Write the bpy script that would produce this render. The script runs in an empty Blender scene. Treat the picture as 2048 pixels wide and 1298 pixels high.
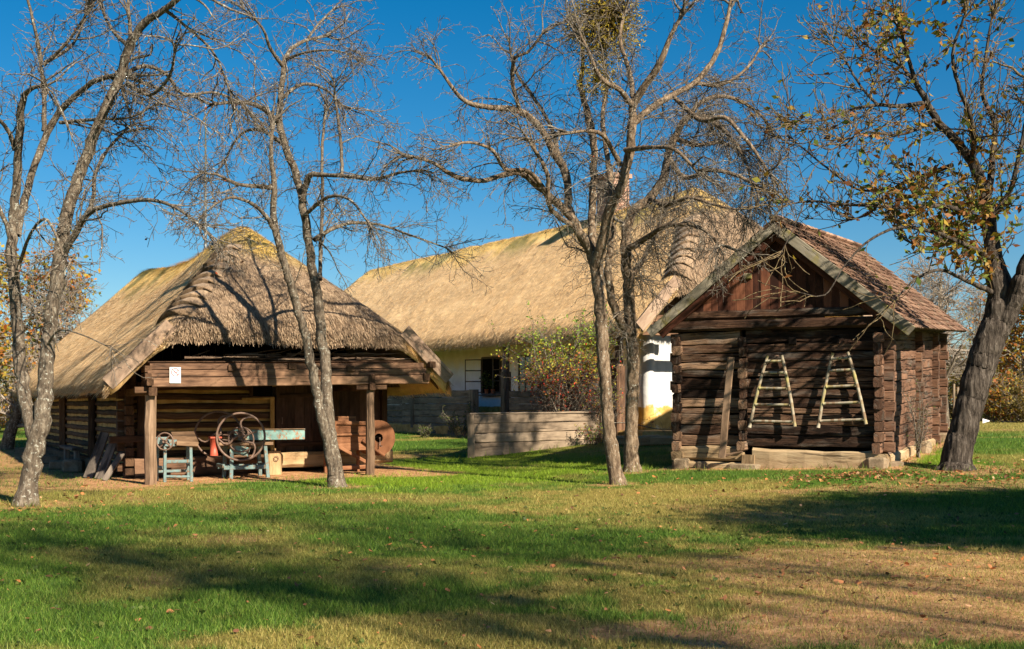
import bpy, math, random
import numpy as np
from mathutils import Vector, Matrix
R = math.radians
rnd = random.Random(7)
rng = np.random.default_rng(11)
scene = bpy.context.scene
COL = scene.collection

# ------------------------------------------------------------------ camera, sky, sun
F = 2400.0; HY = 810.0; EYE = 1.6           # focal length and eye line in photo pixels (2048 wide)
cam = bpy.data.cameras.new("camera"); cam_o = bpy.data.objects.new("camera", cam); COL.objects.link(cam_o)
cam_o.location = (0, 0, EYE); cam_o.rotation_euler = (R(90), 0, 0)
cam.sensor_width = 36; cam.lens = F/2048*36; cam.shift_y = (HY-649)/2048
cam.clip_start = 0.1; cam.clip_end = 3000
scene.camera = cam_o
SUN_AZ = R(-52); SUN_EL = R(34)             # azimuth measured from +X, counter-clockwise
sd = Vector((math.cos(SUN_EL)*math.cos(SUN_AZ), math.cos(SUN_EL)*math.sin(SUN_AZ), math.sin(SUN_EL)))
w = bpy.data.worlds.new("World"); scene.world = w; w.use_nodes = True
nt = w.node_tree; nt.nodes.clear()
sky = nt.nodes.new('ShaderNodeTexSky'); sky.sky_type = 'NISHITA'; sky.sun_disc = False
sky.sun_elevation = SUN_EL; sky.sun_rotation = math.atan2(sd.x, sd.y)
sky.air_density = 1.0; sky.dust_density = 0.5; sky.ozone_density = 4.0; sky.altitude = 300
hsv = nt.nodes.new('ShaderNodeHueSaturation'); hsv.inputs['Saturation'].default_value = 1.42; hsv.inputs['Hue'].default_value = 0.494; hsv.inputs['Value'].default_value = .78
bg = nt.nodes.new('ShaderNodeBackground'); bg.inputs['Strength'].default_value = 0.055
out = nt.nodes.new('ShaderNodeOutputWorld')
nt.links.new(sky.outputs[0], hsv.inputs['Color']); nt.links.new(hsv.outputs[0], bg.inputs[0]); nt.links.new(bg.outputs[0], out.inputs[0])
sl = bpy.data.lights.new("sun", 'SUN'); sl.energy = 5.0; sl.angle = R(0.75); sl.color = (1.0, 0.86, 0.66)
so = bpy.data.objects.new("sun", sl); COL.objects.link(so); so.location = (20, -20, 30)
so.rotation_euler = sd.to_track_quat('Z', 'Y').to_euler()
scene.view_settings.view_transform = 'Standard'; scene.view_settings.look = 'None'
scene.view_settings.exposure = 1.3; scene.view_settings.gamma = 1.0
scene.render.engine = 'CYCLES'

# ------------------------------------------------------------------ small maths
def at(px, py, Y): return Vector(((px-1024)*Y/F, Y, EYE-(py-HY)*Y/F))
def solve(o, d, px):                        # distance along the plan line o + t d that shows at column px
    r = (px-1024)/F
    return (r*o[1]-o[0])/(d[0]-r*d[1])
_perm = np.random.default_rng(3).random((256, 256))
def vnoise(x, y):
    x = np.asarray(x, float); y = np.asarray(y, float)
    xi = np.floor(x).astype(int); yi = np.floor(y).astype(int)
    fx = x-xi; fy = y-yi; fx = fx*fx*(3-2*fx); fy = fy*fy*(3-2*fy)
    a = _perm[xi & 255, yi & 255]; b = _perm[(xi+1) & 255, yi & 255]
    c = _perm[xi & 255, (yi+1) & 255]; d = _perm[(xi+1) & 255, (yi+1) & 255]
    return (a*(1-fx)+b*fx)*(1-fy)+(c*(1-fx)+d*fx)*fy
def fbm(x, y, o=4):
    s = 0; a = .5; t = 0
    for i in range(o):
        s = s+a*vnoise(x*2**i+17.3*i, y*2**i-9.1*i); t += a; a *= .5
    return s/t
def sstep(a, b, x):
    t = np.clip((x-a)/(b-a), 0, 1); return t*t*(3-2*t)

# ------------------------------------------------------------------ objects, tags
def tagit(o, label=None, cat=None, group=None, kind=None):
    if label: o['label'] = label
    if cat: o['category'] = cat
    if group: o['group'] = group
    if kind: o['kind'] = kind
    return o
def thing(name, label, cat, loc, group=None):
    o = bpy.data.objects.new(name, None); COL.objects.link(o); o.location = loc; o.empty_display_size = .3
    return tagit(o, label, cat, group)
def origin_of(o):
    while o.parent: o = o.parent
    return o.location
def link(name, me, mat, parent=None, loc=None):
    o = bpy.data.objects.new(name, me); COL.objects.link(o)
    if mat: me.materials.append(mat)
    if parent is not None:
        o.parent = parent
    elif loc is not None: o.location = loc
    return o
def raw_mesh(name, V, faces, mat, parent=None, loc=(0, 0, 0), attrs=None, uv=None, smooth=False):
    """V (N,3) world; faces (M,k) array; loc = origin of a top-level mesh"""
    V = np.asarray(V, np.float32)
    off = np.array(origin_of(parent) if parent is not None else loc, np.float32)
    V = V-off
    faces = np.asarray(faces, np.int32); M, k = faces.shape
    me = bpy.data.meshes.new(name)
    me.vertices.add(len(V)); me.vertices.foreach_set('co', V.ravel())
    me.loops.add(M*k); me.loops.foreach_set('vertex_index', faces.ravel())
    me.polygons.add(M); me.polygons.foreach_set('loop_start', np.arange(0, M*k, k, dtype=np.int32))
    if smooth: me.polygons.foreach_set('use_smooth', np.ones(M, bool))
    me.update(calc_edges=True)
    for n, a in (attrs or {}).items():
        t = me.attributes.new(n, 'FLOAT', 'POINT'); t.data.foreach_set('value', np.asarray(a, np.float32))
    if uv is not None:
        l = me.uv_layers.new(name='UVMap'); l.data.foreach_set('uv', np.asarray(uv, np.float32)[faces.ravel()].ravel())
    return link(name, me, mat, parent, loc)

class MB:
    """collects pieces and builds ONE mesh; every piece has a grain direction (u) and a tone"""
    def __init__(s): s.v = []; s.f = []; s.uv = []; s.tone = []; s.sm = []; s.pc = []
    def add(s, verts, faces, uvs, tone=None, smooth=False):
        n = len(s.v); t = rnd.random() if tone is None else tone; s.pc.append(n)
        s.v += [tuple(v) for v in verts]; s.tone += [t]*len(verts)
        for f, u in zip(faces, uvs):
            s.f.append([i+n for i in f]); s.uv += u; s.sm.append(smooth)
    def beam(s, p0, p1, wd, ht, up=(0, 0, 1), ch=.012, wob=0., seg=None, tone=None, taper=1., sag=0., w1=None, h1=None):
        p0 = Vector(p0); p1 = Vector(p1); L = (p1-p0).length
        if L < 1e-6: return
        t = (p1-p0)/L; up = Vector(up)
        sx = t.cross(up)
        if sx.length < 1e-3: sx = t.cross(Vector((1, 0, 0)))
        sx.normalize(); uz = sx.cross(t).normalized()
        if seg is None: seg = max(1, int(L/.35)) if wob > 0 else 1
        ch = min(ch, wd*.4, ht*.4)
        vs = []; u0 = rnd.random()*50; v0 = rnd.random()*50
        nr = 8
        for i in range(seg+1):
            k = i/seg; a = wd/2*(1+(taper-1)*k); b = ht/2*(1+(taper-1)*k)
            if w1: a = (wd+(w1-wd)*k)/2
            if h1: b = (ht+(h1-ht)*k)/2
            c = p0+t*(L*k)-uz*(sag*4*k*(1-k))
            if wob: c = c+sx*rnd.uniform(-wob, wob)+uz*rnd.uniform(-wob, wob); a *= 1+rnd.uniform(-.06, .06); b *= 1+rnd.uniform(-.05, .05)
            for (x, y) in ((a-ch, -b), (a, -b+ch), (a, b-ch), (a-ch, b), (-a+ch, b), (-a, b-ch), (-a, -b+ch), (-a+ch, -b)):
                j = rnd.uniform(-wob, wob)*.5 if wob else 0
                vs.append(c+sx*(x+j)+uz*(y+j))
        per = [0]
        for q in range(nr): per.append(per[-1]+(wd/2+ht/2)*.5 if q % 2 == 1 else per[-1]+ch*1.4)
        fs = []; us = []
        for i in range(seg):
            for q in range(nr):
                q2 = (q+1) % nr
                fs.append([i*nr+q, (i+1)*nr+q, (i+1)*nr+q2, i*nr+q2])
                a0 = u0+L*i/seg; a1 = u0+L*(i+1)/seg
                us.append([(a0, v0+per[q]), (a1, v0+per[q]), (a1, v0+per[q+1]), (a0, v0+per[q+1])])
        fs.append(list(range(nr))); us.append([(u0+.3*(q % 3), v0+.13*q) for q in range(nr)])
        fs.append([seg*nr+q for q in reversed(range(nr))]); us.append([(u0+.3*(q % 3), v0+.13*q) for q in range(nr)])
        s.add(vs, fs, us, tone)
    def box(s, c, sx, sy, sz, ax=(1, 0, 0), tone=None, ch=.01):
        ax = Vector(ax).normalized(); c = Vector(c)
        s.beam(c-ax*sx/2, c+ax*sx/2, sy, sz, ch=ch, tone=tone)
    def tube(s, pts, r, sides=8, closed=False, tone=None, flat=1.):
        pts = [Vector(p) for p in pts]; n = len(pts)
        rs = r if isinstance(r, (list, tuple)) else [r]*n
        vs = []; u0 = rnd.random()*30; prev = None
        for i, p in enumerate(pts):
            a = pts[(i-1) % n] if (closed or i > 0) else p; b = pts[(i+1) % n] if (closed or i < n-1) else p
            t = (b-a).normalized()
            if prev is None:
                x = t.orthogonal().normalized()
            else:
                x = (prev-t*prev.dot(t)).normalized()
            prev = x; y = t.cross(x)
            for k in range(sides):
                an = 2*math.pi*k/sides
                vs.append(p+(x*math.cos(an)+y*math.sin(an)*flat)*rs[i])
        fs = []; us = []; m = n if closed else n-1
        for i in range(m):
            for k in range(sides):
                k2 = (k+1) % sides; i2 = (i+1) % n
                fs.append([i*sides+k, i2*sides+k, i2*sides+k2, i*sides+k2][::-1])
                us.append([(u0+i*.1, k*.05), (u0+i*.1+.1, k*.05), (u0+i*.1+.1, k*.05+.05), (u0+i*.1, k*.05+.05)][::-1])
        if not closed:
            fs.append(list(range(sides))); us.append([(0, 0)]*sides)
            fs.append([(n-1)*sides+k for k in reversed(range(sides))]); us.append([(0, 0)]*sides)
        s.add(vs, fs, us, tone, smooth=True)
    def rock(s, c, sx, sy, sz, tone=None, rot=0., sq=.5):
        n1, n2 = 8, 5; vs = []; c = Vector(c); cr, sr = math.cos(rot), math.sin(rot)
        for j in range(n2+1):
            ph = -math.pi/2+math.pi*j/n2
            for i in range(n1):
                th = 2*math.pi*i/n1+.4
                def e(a): return math.copysign(abs(a)**sq, a)
                x = e(math.cos(th))*e(math.cos(ph))*sx/2*rnd.uniform(.9, 1.08); y = e(math.sin(th))*e(math.cos(ph))*sy/2*rnd.uniform(.9, 1.08); z = e(math.sin(ph))*sz/2
                vs.append(c+Vector((x*cr-y*sr, x*sr+y*cr, z)))
        fs = []; us = []
        for j in range(n2):
            for i in range(n1):
                i2 = (i+1) % n1
                fs.append([j*n1+i, j*n1+i2, (j+1)*n1+i2, (j+1)*n1+i]); us.append([(i*.1, j*.1), (i*.1+.1, j*.1), (i*.1+.1, j*.1+.1), (i*.1, j*.1+.1)])
        s.add(vs, fs, us, tone)
    def each(s, name, mat, parent):
        out = []; fi = 0; ui = 0; ends = s.pc+[len(s.v)]
        for a, b in zip(ends[:-1], ends[1:]):
            k = MB(); k.v = s.v[a:b]; k.tone = s.tone[a:b]; k.pc = [0]
            while fi < len(s.f) and s.f[fi][0] < b:
                k.f.append([i-a for i in s.f[fi]]); k.sm.append(s.sm[fi]); n = len(s.f[fi]); k.uv += s.uv[ui:ui+n]; ui += n; fi += 1
            out.append(k.build(name, mat, parent))
        return out
    def build(s, name, mat, parent=None, loc=None):
        if parent is not None: off = Vector(origin_of(parent))
        elif loc is not None: off = Vector(loc)
        else:
            xs = [v[0] for v in s.v]; ys = [v[1] for v in s.v]; zs = [v[2] for v in s.v]
            off = Vector(((min(xs)+max(xs))/2, (min(ys)+max(ys))/2, min(zs)))
        me = bpy.data.meshes.new(name)
        me.from_pydata([(v[0]-off.x, v[1]-off.y, v[2]-off.z) for v in s.v], [], s.f)
        l = me.uv_layers.new(name='UVMap'); l.data.foreach_set('uv', np.array(s.uv, np.float32).ravel())
        t = me.attributes.new('tone', 'FLOAT', 'POINT'); t.data.foreach_set('value', np.array(s.tone, np.float32))
        me.polygons.foreach_set('use_smooth', np.array(s.sm, bool)); me.update()
        return link(name, me, mat, parent, off if parent is None else None)

# ------------------------------------------------------------------ materials
class NT:
    def __init__(s, name, rough=.85, spec=.2):
        s.m = bpy.data.materials.new(name); s.m.use_nodes = True; s.t = s.m.node_tree
        s.b = s.t.nodes['Principled BSDF']; s.b.inputs['Roughness'].default_value = rough
        s.b.inputs['Specular IOR Level'].default_value = spec
    def n(s, typ, **kw):
        o = s.t.nodes.new(typ)
        for k, v in kw.items(): setattr(o, k, v)
        return o
    def l(s, a, b): s.t.links.new(a, b)
    def val(s, x, sock):
        if hasattr(x, 'is_linked'): s.l(x, sock)
        else: sock.default_value = x
    def math(s, op, a, b=0., clamp=False):
        o = s.n('ShaderNodeMath', operation=op, use_clamp=clamp); s.val(a, o.inputs[0]); s.val(b, o.inputs[1]); return o.outputs[0]
    def noise(s, vec, scale=5., detail=5., rough=.6, dist=0.):
        o = s.n('ShaderNodeTexNoise'); s.l(vec, o.inputs['Vector']); o.inputs['Scale'].default_value = scale
        o.inputs['Detail'].default_value = detail; o.inputs['Roughness'].default_value = rough; o.inputs['Distortion'].default_value = dist
        return o.outputs['Fac']
    def mapv(s, vec, scale=(1, 1, 1)):
        o = s.n('ShaderNodeMapping'); s.l(vec, o.inputs['Vector']); o.inputs['Scale'].default_value = scale; return o.outputs[0]
    def ramp(s, fac, stops):
        o = s.n('ShaderNodeValToRGB'); s.l(fac, o.inputs[0]); e = o.color_ramp.elements
        e[0].position = stops[0][0]; e[0].color = (*stops[0][1], 1)
        e[1].position = stops[-1][0]; e[1].color = (*stops[-1][1], 1)
        for p, c in stops[1:-1]:
            x = e.new(p); x.color = (*c, 1)
        return o.outputs[0]
    def smooth(s, x, a, b):
        o = s.n('ShaderNodeMapRange', interpolation_type='SMOOTHSTEP'); s.val(x, o.inputs[0]); o.inputs[1].default_value = a; o.inputs[2].default_value = b; return o.outputs[0]
    def mix(s, f, a, b, mode='MIX'):
        o = s.n('ShaderNodeMix', data_type='RGBA', blend_type=mode)
        s.val(f, o.inputs[0])
        for x, k in ((a, 6), (b, 7)):
            if isinstance(x, tuple): o.inputs[k].default_value = (*x, 1)
            else: s.l(x, o.inputs[k])
        return o.outputs[2]
    def attr(s, name): o = s.n('ShaderNodeAttribute', attribute_name=name); return o.outputs['Fac']
    def uv(s): return s.n('ShaderNodeTexCoord').outputs['UV']
    def obj(s): return s.n('ShaderNodeTexCoord').outputs['Object']
    def pos(s): return s.n('ShaderNodeNewGeometry').outputs['Position']
    def bump(s, h, strength=.5, dist=.01):
        o = s.n('ShaderNodeBump'); s.l(h, o.inputs['Height']); o.inputs['Strength'].default_value = strength; o.inputs['Distance'].default_value = dist
        s.l(o.outputs[0], s.b.inputs['Normal'])
    def colour(s, c): s.l(c, s.b.inputs['Base Color']); return s

def wood(name, dark, mid, light, grain=16., crack=.55, bump=.7, bd=.012, contrast=1., tonevar=.5, moss=None, fine=0):
    m = NT(name)
    uv = m.uv()
    g = m.noise(m.mapv(uv, (1.3, grain, 1)), 1.6, 8, .68, .25)
    big = m.noise(m.mapv(uv, (.7, 2.2, 1)), 1.2, 3, .55)
    cr = m.noise(m.mapv(uv, (.55, grain*1.7, 1)), 1., 4, .5, .35)
    crk = m.smooth(cr, .40, .33)
    if fine:
        g2 = m.noise(m.mapv(uv, (3.0, grain*2.2, 1)), 2.0, 8, .75, .6); c2 = m.smooth(m.noise(m.mapv(uv, (1.3, grain*1.1, 1)), 1.3, 6, .7, .8), .44, .37)
        g = m.math('ADD', m.math('MULTIPLY', g, .5), m.math('MULTIPLY', g2, .5)); crk = m.math('MAXIMUM', crk, m.math('MULTIPLY', c2, .85))
    fac = m.math('ADD', m.math('MULTIPLY', g, .72), m.math('MULTIPLY', big, .5))
    fac = m.math('ADD', fac, m.math('MULTIPLY', m.math('SUBTRACT', m.attr('tone'), .5), .18*tonevar*2))
    c = m.ramp(fac, [(.42, dark), (.58, mid), (.80, light)])
    c = m.mix(m.math('MULTIPLY', crk, crack), c, tuple(x*.18 for x in dark))
    if fine:
        gk = m.smooth(m.noise(m.mapv(uv, (.9, 5, 1)), 1.0, 5, .65), .50, .66); c = m.mix(m.math('MULTIPLY', gk, .55), c, m.ramp(g, [(.4, (.05, .045, .04)), (.62, (.26, .225, .19))]))
    if moss:
        ms = m.smooth(m.noise(m.pos(), 2.2, 6, .65), .50, .66)
        c = m.mix(m.math('MULTIPLY', ms, .75), c, moss)
    h = m.math('SUBTRACT', m.math('MULTIPLY', g, .8), crk)
    m.colour(c); m.bump(h, bump, bd)
    return m.m
def plain(name, c1, c2, scale=6., rough=.7, spec=.3, bump=.2, metal=0., rust=None, bd=.004):
    m = NT(name, rough, spec); o = m.obj()
    f = m.noise(o, scale, 6, .65)
    c = m.ramp(f, [(.3, c1), (.7, c2)])
    if rust:
        k = m.smooth(m.noise(o, scale*2.3, 7, .7), .50, .62)
        c = m.mix(k, c, rust)
    m.colour(c); m.b.inputs['Metallic'].default_value = metal
    m.bump(m.noise(o, scale*6, 5, .6), bump, bd)
    return m.m

M = {}
M['log'] = wood('barn_log_wood', (.022, .012, .007), (.06, .032, .018), (.14, .08, .045), 14)
M['beam'] = wood('barn_beam_wood', (.035, .020, .013), (.115, .064, .040), (.26, .155, .095), 12, tonevar=.6)
M['post'] = wood('post_wood', (.06, .038, .025), (.16, .105, .068), (.29, .20, .135), 12)
M['sill'] = wood('sill_wood', (.16, .10, .05), (.32, .21, .11), (.46, .32, .18), 10, crack=.35)
M['door'] = wood('door_wood', (.025, .014, .010), (.06, .035, .025), (.12, .07, .05), 18)
M['barge'] = wood('barge_wood', (.09, .06, .045), (.21, .145, .105), (.34, .25, .185), 14, crack=.4)
M['grey'] = wood('grey_plank_wood', (.07, .053, .038), (.19, .145, .105), (.33, .26, .19), 13, crack=.8, bump=.9)
M['greydark'] = wood('dark_grey_plank_wood', (.04, .035, .03), (.12, .10, .085), (.24, .20, .165), 13, crack=.7)
M['gran'] = wood('granary_log_wood', (.012, .006, .004), (.068, .034, .020), (.30, .19, .12), 26, crack=.97, bump=1., bd=.035, tonevar=1., fine=1)
M['granside'] = wood('granary_side_wood', (.04, .02, .013), (.115, .06, .038), (.25, .14, .09), 20, crack=.85, bump=1., bd=.025, fine=1)
M['gable'] = wood('gable_board_wood', (.024, .009, .006), (.078, .028, .017), (.19, .075, .042), 14, crack=.6, tonevar=1.)
M['granbarge'] = wood('granary_barge_wood', (.09, .08, .06), (.20, .18, .14), (.33, .30, .24), 14, crack=.5, moss=(.20, .17, .03))
M['granpale'] = wood('granary_pale_log', (.12, .075, .04), (.27, .19, .11), (.42, .32, .20), 11, crack=.6, bump=.9, bd=.02)
M['redwood'] = wood('red_machine_wood', (.07, .032, .018), (.175, .075, .036), (.30, .15, .08), 16, crack=.4)
M['tablewood'] = wood('machine_table_wood', (.06, .035, .02), (.16, .10, .06), (.28, .19, .12), 14)
M['brush'] = wood('brushwood_bark', (.04, .025, .018), (.12, .08, .055), (.28, .20, .14), 8)
M['blue'] = plain('worn_blue_paint', (.075, .135, .14), (.16, .24, .245), 7, .6, .35, .4, 0, (.16, .10, .06))
M['turq'] = plain('worn_turquoise_paint', (.10, .21, .205), (.21, .335, .31), 6, .5, .4, .4, 0, (.25, .11, .05))
M['iron'] = plain('rusty_iron', (.09, .055, .042), (.19, .125, .095), 20, .6, .4, .5)
M['redpaint'] = plain('red_paint', (.30, .05, .03), (.42, .09, .05), 9, .5, .4, .2)
M['stone'] = plain('foundation_stone', (.14, .105, .07), (.32, .25, .17), 5, .9, .1, .8, bd=.02)
M['darkstone'] = plain('dark_block_stone', (.12, .09, .06), (.26, .20, .14), 6, .9, .1, .8, bd=.02)
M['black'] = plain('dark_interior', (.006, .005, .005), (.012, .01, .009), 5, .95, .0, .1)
M['glass'] = plain('window_glass', (.04, .05, .055), (.07, .08, .09), 2, .12, .5, .02)
M['paper'] = plain('notice_paper', (.70, .74, .76), (.80, .83, .84), 3, .5, .3, .02)
M['signred'] = plain('sign_red', (.62, .03, .05), (.66, .04, .06), 3, .5, .3, .02)
M['signblack'] = plain('sign_black', (.03, .03, .05), (.05, .05, .07), 3, .5, .3, .02)
M['terracotta'] = plain('terracotta', (.34, .12, .06), (.45, .18, .09), 8, .8, .1, .3)
M['bluecloth'] = plain('blue_cloth', (.04, .10, .28), (.07, .17, .42), 9, .9, .1, .3)
M['metal'] = plain('galvanised_mast', (.35, .36, .38), (.48, .49, .50), 8, .4, .5, .1, .6)
M['whitepaint'] = plain('white_painted_metal', (.7, .7, .7), (.8, .8, .8), 8, .5, .3, .1)

def m_clay():
    m = NT('yellow_clay_chinking'); p = m.pos()
    c = m.ramp(m.noise(p, 3.5, 6, .6), [(.3, (.26, .15, .05)), (.55, (.46, .29, .10)), (.75, (.58, .40, .18))])
    m.colour(c); m.bump(m.noise(p, 18, 6, .7), .6, .02); return m.m
M['clay'] = m_clay()
def m_plaster():
    m = NT('lime_plaster', .9, .1); p = m.pos()
    z = m.n('ShaderNodeSeparateXYZ'); m.l(p, z.inputs[0]); z = z.outputs[2]
    st = m.noise(m.mapv(p, (1, 1, .6)), 1.6, 7, .65)
    edge = m.math('ADD', z, m.math('MULTIPLY', m.math('SUBTRACT', st, .5), .12))
    white = m.ramp(m.noise(p, 2.3, 6, .65), [(.3, (.74, .74, .73)), (.65, (.88, .88, .88))])
    up = m.math('MULTIPLY', m.smooth(m.math('ADD', z, m.math('MULTIPLY', m.math('SUBTRACT', st, .5), 1.5)), 2.75, 3.5), .8)
    cream = m.ramp(st, [(.3, (.58, .42, .19)), (.6, (.80, .67, .42))])
    c = m.mix(up, white, cream)
    yel = m.ramp(m.noise(p, 4, 6, .7), [(.3, (.30, .17, .035)), (.6, (.52, .34, .09)), (.75, (.62, .48, .25))])
    c = m.mix(m.smooth(edge, 1.56, 1.52), c, yel)
    m.colour(c); m.bump(m.noise(p, 9, 7, .6), .35, .02); return m.m
M['plaster'] = m_plaster()
def m_pillar():
    m = NT('white_lime_wall', .9, .1); p = m.pos()
    z = m.n('ShaderNodeSeparateXYZ'); m.l(p, z.inputs[0]); z = z.outputs[2]
    st = m.noise(p, 2.6, 7, .7)
    edge = m.math('ADD', z, m.math('MULTIPLY', m.math('SUBTRACT', st, .5), .7))
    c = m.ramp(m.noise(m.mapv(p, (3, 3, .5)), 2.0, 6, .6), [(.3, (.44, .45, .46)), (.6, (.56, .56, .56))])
    yel = m.ramp(st, [(.35, (.36, .22, .06)), (.55, (.56, .38, .12)), (.7, (.70, .62, .48))])
    c = m.mix(m.smooth(edge, 1.60, 1.50), c, yel)
    m.colour(c); m.bump(m.noise(p, 7, 7, .6), .4, .03); return m.m
M['pillar'] = m_pillar()
def m_brick():
    m = NT('chimney_brick'); o = m.obj()
    b = m.n('ShaderNodeTexBrick'); m.l(m.mapv(o, (1, 1, 1)), b.inputs['Vector']); b.inputs['Scale'].default_value = 4.5
    sep = m.n('ShaderNodeSeparateXYZ'); m.l(o, sep.inputs[0]); cb = m.n('ShaderNodeCombineXYZ')
    m.l(m.math('ADD', sep.outputs[0], sep.outputs[1]), cb.inputs[0]); m.l(sep.outputs[2], cb.inputs[1]); m.l(cb.outputs[0], b.inputs['Vector'])
    b.inputs['Color1'].default_value = (.26, .12, .08, 1); b.inputs['Color2'].default_value = (.34, .19, .13, 1); b.inputs['Mortar'].default_value = (.34, .31, .27, 1)
    b.inputs['Mortar Size'].default_value = .025
    m.colour(b.outputs[0]); m.bump(b.outputs[1], -.6, .02); return m.m
M['brick'] = m_brick()
def m_thatch(name, dark, mid, light):
    m = NT(name, .9, .12); uv = m.uv()
    a = m.noise(m.mapv(uv, (34, 2.2, 1)), 1.6, 8, .78, .35)
    row = m.noise(m.mapv(uv, (1.2, 5, 1)), 1.0, 4, .6)
    big = m.noise(m.mapv(uv, (.35, .35, 1)), 1.0, 4, .6)
    f = m.math('ADD', m.math('MULTIPLY', a, .6), m.math('ADD', m.math('MULTIPLY', row, .25), m.math('MULTIPLY', big, .35)))
    f = m.math('ADD', f, m.math('MULTIPLY', m.math('SUBTRACT', m.attr('tone'), .5), .42))
    c = m.ramp(f, [(.40, dark), (.58, mid), (.78, light)])
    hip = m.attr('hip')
    hipc = m.ramp(f, [(.40, (.08, .048, .026)), (.58, (.215, .148, .095)), (.80, (.47, .35, .235))])  # darker hips: brown reed ends, and tree shade put into the colour
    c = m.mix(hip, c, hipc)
    c = m.mix(m.math('MULTIPLY', m.attr('crest'), .8), c, m.ramp(f, [(.42, (.50, .31, .04)), (.75, (.95, .70, .18))]))
    c = m.mix(m.attr('moss'), c, m.ramp(a, [(.35, (.14, .11, .01)), (.7, (.36, .29, .03))]))
    m.colour(c)
    m.bump(m.math('ADD', a, m.math('MULTIPLY', row, .6)), .9, .03)
    m.b.inputs['Sheen Weight'].default_value = .15
    return m.m
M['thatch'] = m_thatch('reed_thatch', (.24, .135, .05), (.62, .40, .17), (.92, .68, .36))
def m_bark(name, dark, mid, light, lichen=(.40, .41, .36), lam=.5, sc=1., bd=.03, zs=.35):
    m = NT(name, .9, .1); o = m.obj()
    v = m.mapv(o, (1, 1, zs))
    f = m.noise(v, 16*sc, 8, .7, .4)
    c = m.ramp(f, [(.34, dark), (.52, mid), (.72, light)])
    if lam > 0:
        k = m.smooth(m.noise(o, 19*sc, 6, .70), .60-lam*.06, .66-lam*.06)
        k2 = m.smooth(m.noise(o, 1.2, 3, .5), .38, .6)
        c = m.mix(m.math('MULTIPLY', k, m.math('ADD', m.math('MULTIPLY', k2, .7), .25)), c, lichen)
    m.colour(c); m.bump(f, .9, bd); return m.m
M['bark_pale'] = m_bark('lichened_bark', (.035, .028, .022), (.115, .092, .070), (.27, .235, .185), lam=.55)
M['bark_brown'] = m_bark('brown_bark', (.04, .026, .018), (.15, .11, .075), (.34, .265, .195), lam=.35)
M['bark_walnut'] = m_bark('walnut_bark', (.012, .010, .009), (.075, .062, .052), (.22, .19, .165), lam=.0, sc=.9, bd=.12, zs=.16)
M['twig'] = m_bark('twig_bark', (.045, .037, .030), (.125, .105, .085), (.29, .265, .225), lam=.5, bd=.002)
M['twig_walnut'] = m_bark('walnut_twig_bark', (.035, .026, .018), (.12, .088, .05), (.27, .21, .12), (.30, .26, .10), lam=.4, bd=.002)
M['twig_far'] = m_bark('far_twig_bark', (.12, .10, .085), (.22, .19, .16), (.34, .30, .27), lam=.0, bd=.002)
def m_leaf(name, stops, trans=.35):
    m = NT(name, .6, .3)
    c = m.ramp(m.attr('tone'), stops)
    c = m.mix(.35, c, m.ramp(m.noise(m.pos(), 30, 3), [(.3, (.05, .04, .02)), (.7, (.6, .55, .35))]), 'SOFT_LIGHT')
    m.colour(c)
    tr = m.n('ShaderNodeBsdfTranslucent'); m.l(c, tr.inputs[0])
    mx = m.n('ShaderNodeMixShader'); mx.inputs[0].default_value = trans
    m.l(m.b.outputs[0], mx.inputs[1]); m.l(tr.outputs[0], mx.inputs[2]); m.l(mx.outputs[0], m.t.nodes['Material Output'].inputs[0])
    return m.m
M['leaf_walnut'] = m_leaf('walnut_leaf', [(0, (.10, .035, .012)), (.28, (.28, .12, .03)), (.5, (.34, .24, .03)), (.75, (.16, .20, .03)), (1, (.06, .12, .02))])
M['leaf_brown'] = m_leaf('withered_leaf', [(0, (.05, .025, .015)), (.7, (.14, .06, .03)), (1, (.35, .08, .03))])
M['leaf_mistletoe'] = m_leaf('mistletoe_leaf', [(0, (.13, .10, .02)), (.5, (.34, .27, .03)), (1, (.52, .42, .05))])
M['leaf_autumn'] = m_leaf('autumn_leaf', [(0, (.30, .08, .02)), (.35, (.42, .19, .03)), (.65, (.40, .30, .04)), (1, (.15, .18, .03))])
M['leaf_rose'] = m_leaf('rose_leaf', [(0, (.22, .04, .03)), (.30, (.40, .14, .05)), (.45, (.46, .40, .06)), (.7, (.32, .42, .04)), (1, (.14, .30, .03))])
M['leaf_green'] = m_leaf('green_leaf', [(0, (.04, .07, .015)), (.6, (.09, .14, .03)), (1, (.17, .20, .05))])
M['leaf_bushdark'] = m_leaf('hedge_leaf', [(0, (.06, .045, .02)), (.5, (.13, .11, .03)), (1, (.24, .17, .04))])
M['leaf_fallen'] = m_leaf('fallen_leaf', [(0, (.10, .05, .03)), (.35, (.26, .12, .07)), (.7, (.42, .19, .09)), (.9, (.55, .22, .08)), (1, (.60, .42, .28))], .2)
M['hips'] = plain('rose_hip', (.50, .03, .02), (.65, .06, .03), 10, .4, .4, .05)

# ------------------------------------------------------------------ plan frames of the three buildings
BO = Vector((-7.23, 24.0)); BD = Vector((.8804, .4742)); BB = Vector((-.4742, .8804))     # barn: origin at its front left post
HO = Vector((3.61, 33.9)); HA = Vector((-.4953, .8687)); HP = Vector((.8687, .4953))      # house: origin at its near eave corner
GO = Vector((3.58, 26.2)); GD = Vector((.8829, -.4695)); GB = Vector((.4695, .8829))      # granary: origin at its front left corner
def barn(s, u, z): p = BO+BD*s+BB*u; return Vector((p.x, p.y, z+.02*s))
def house(q, t, z): p = HO+HA*t+HP*q; return Vector((p.x, p.y, z))
def gran(s, u, z): p = GO+GD*s+GB*u; return Vector((p.x, p.y, z+.045*u))

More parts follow.
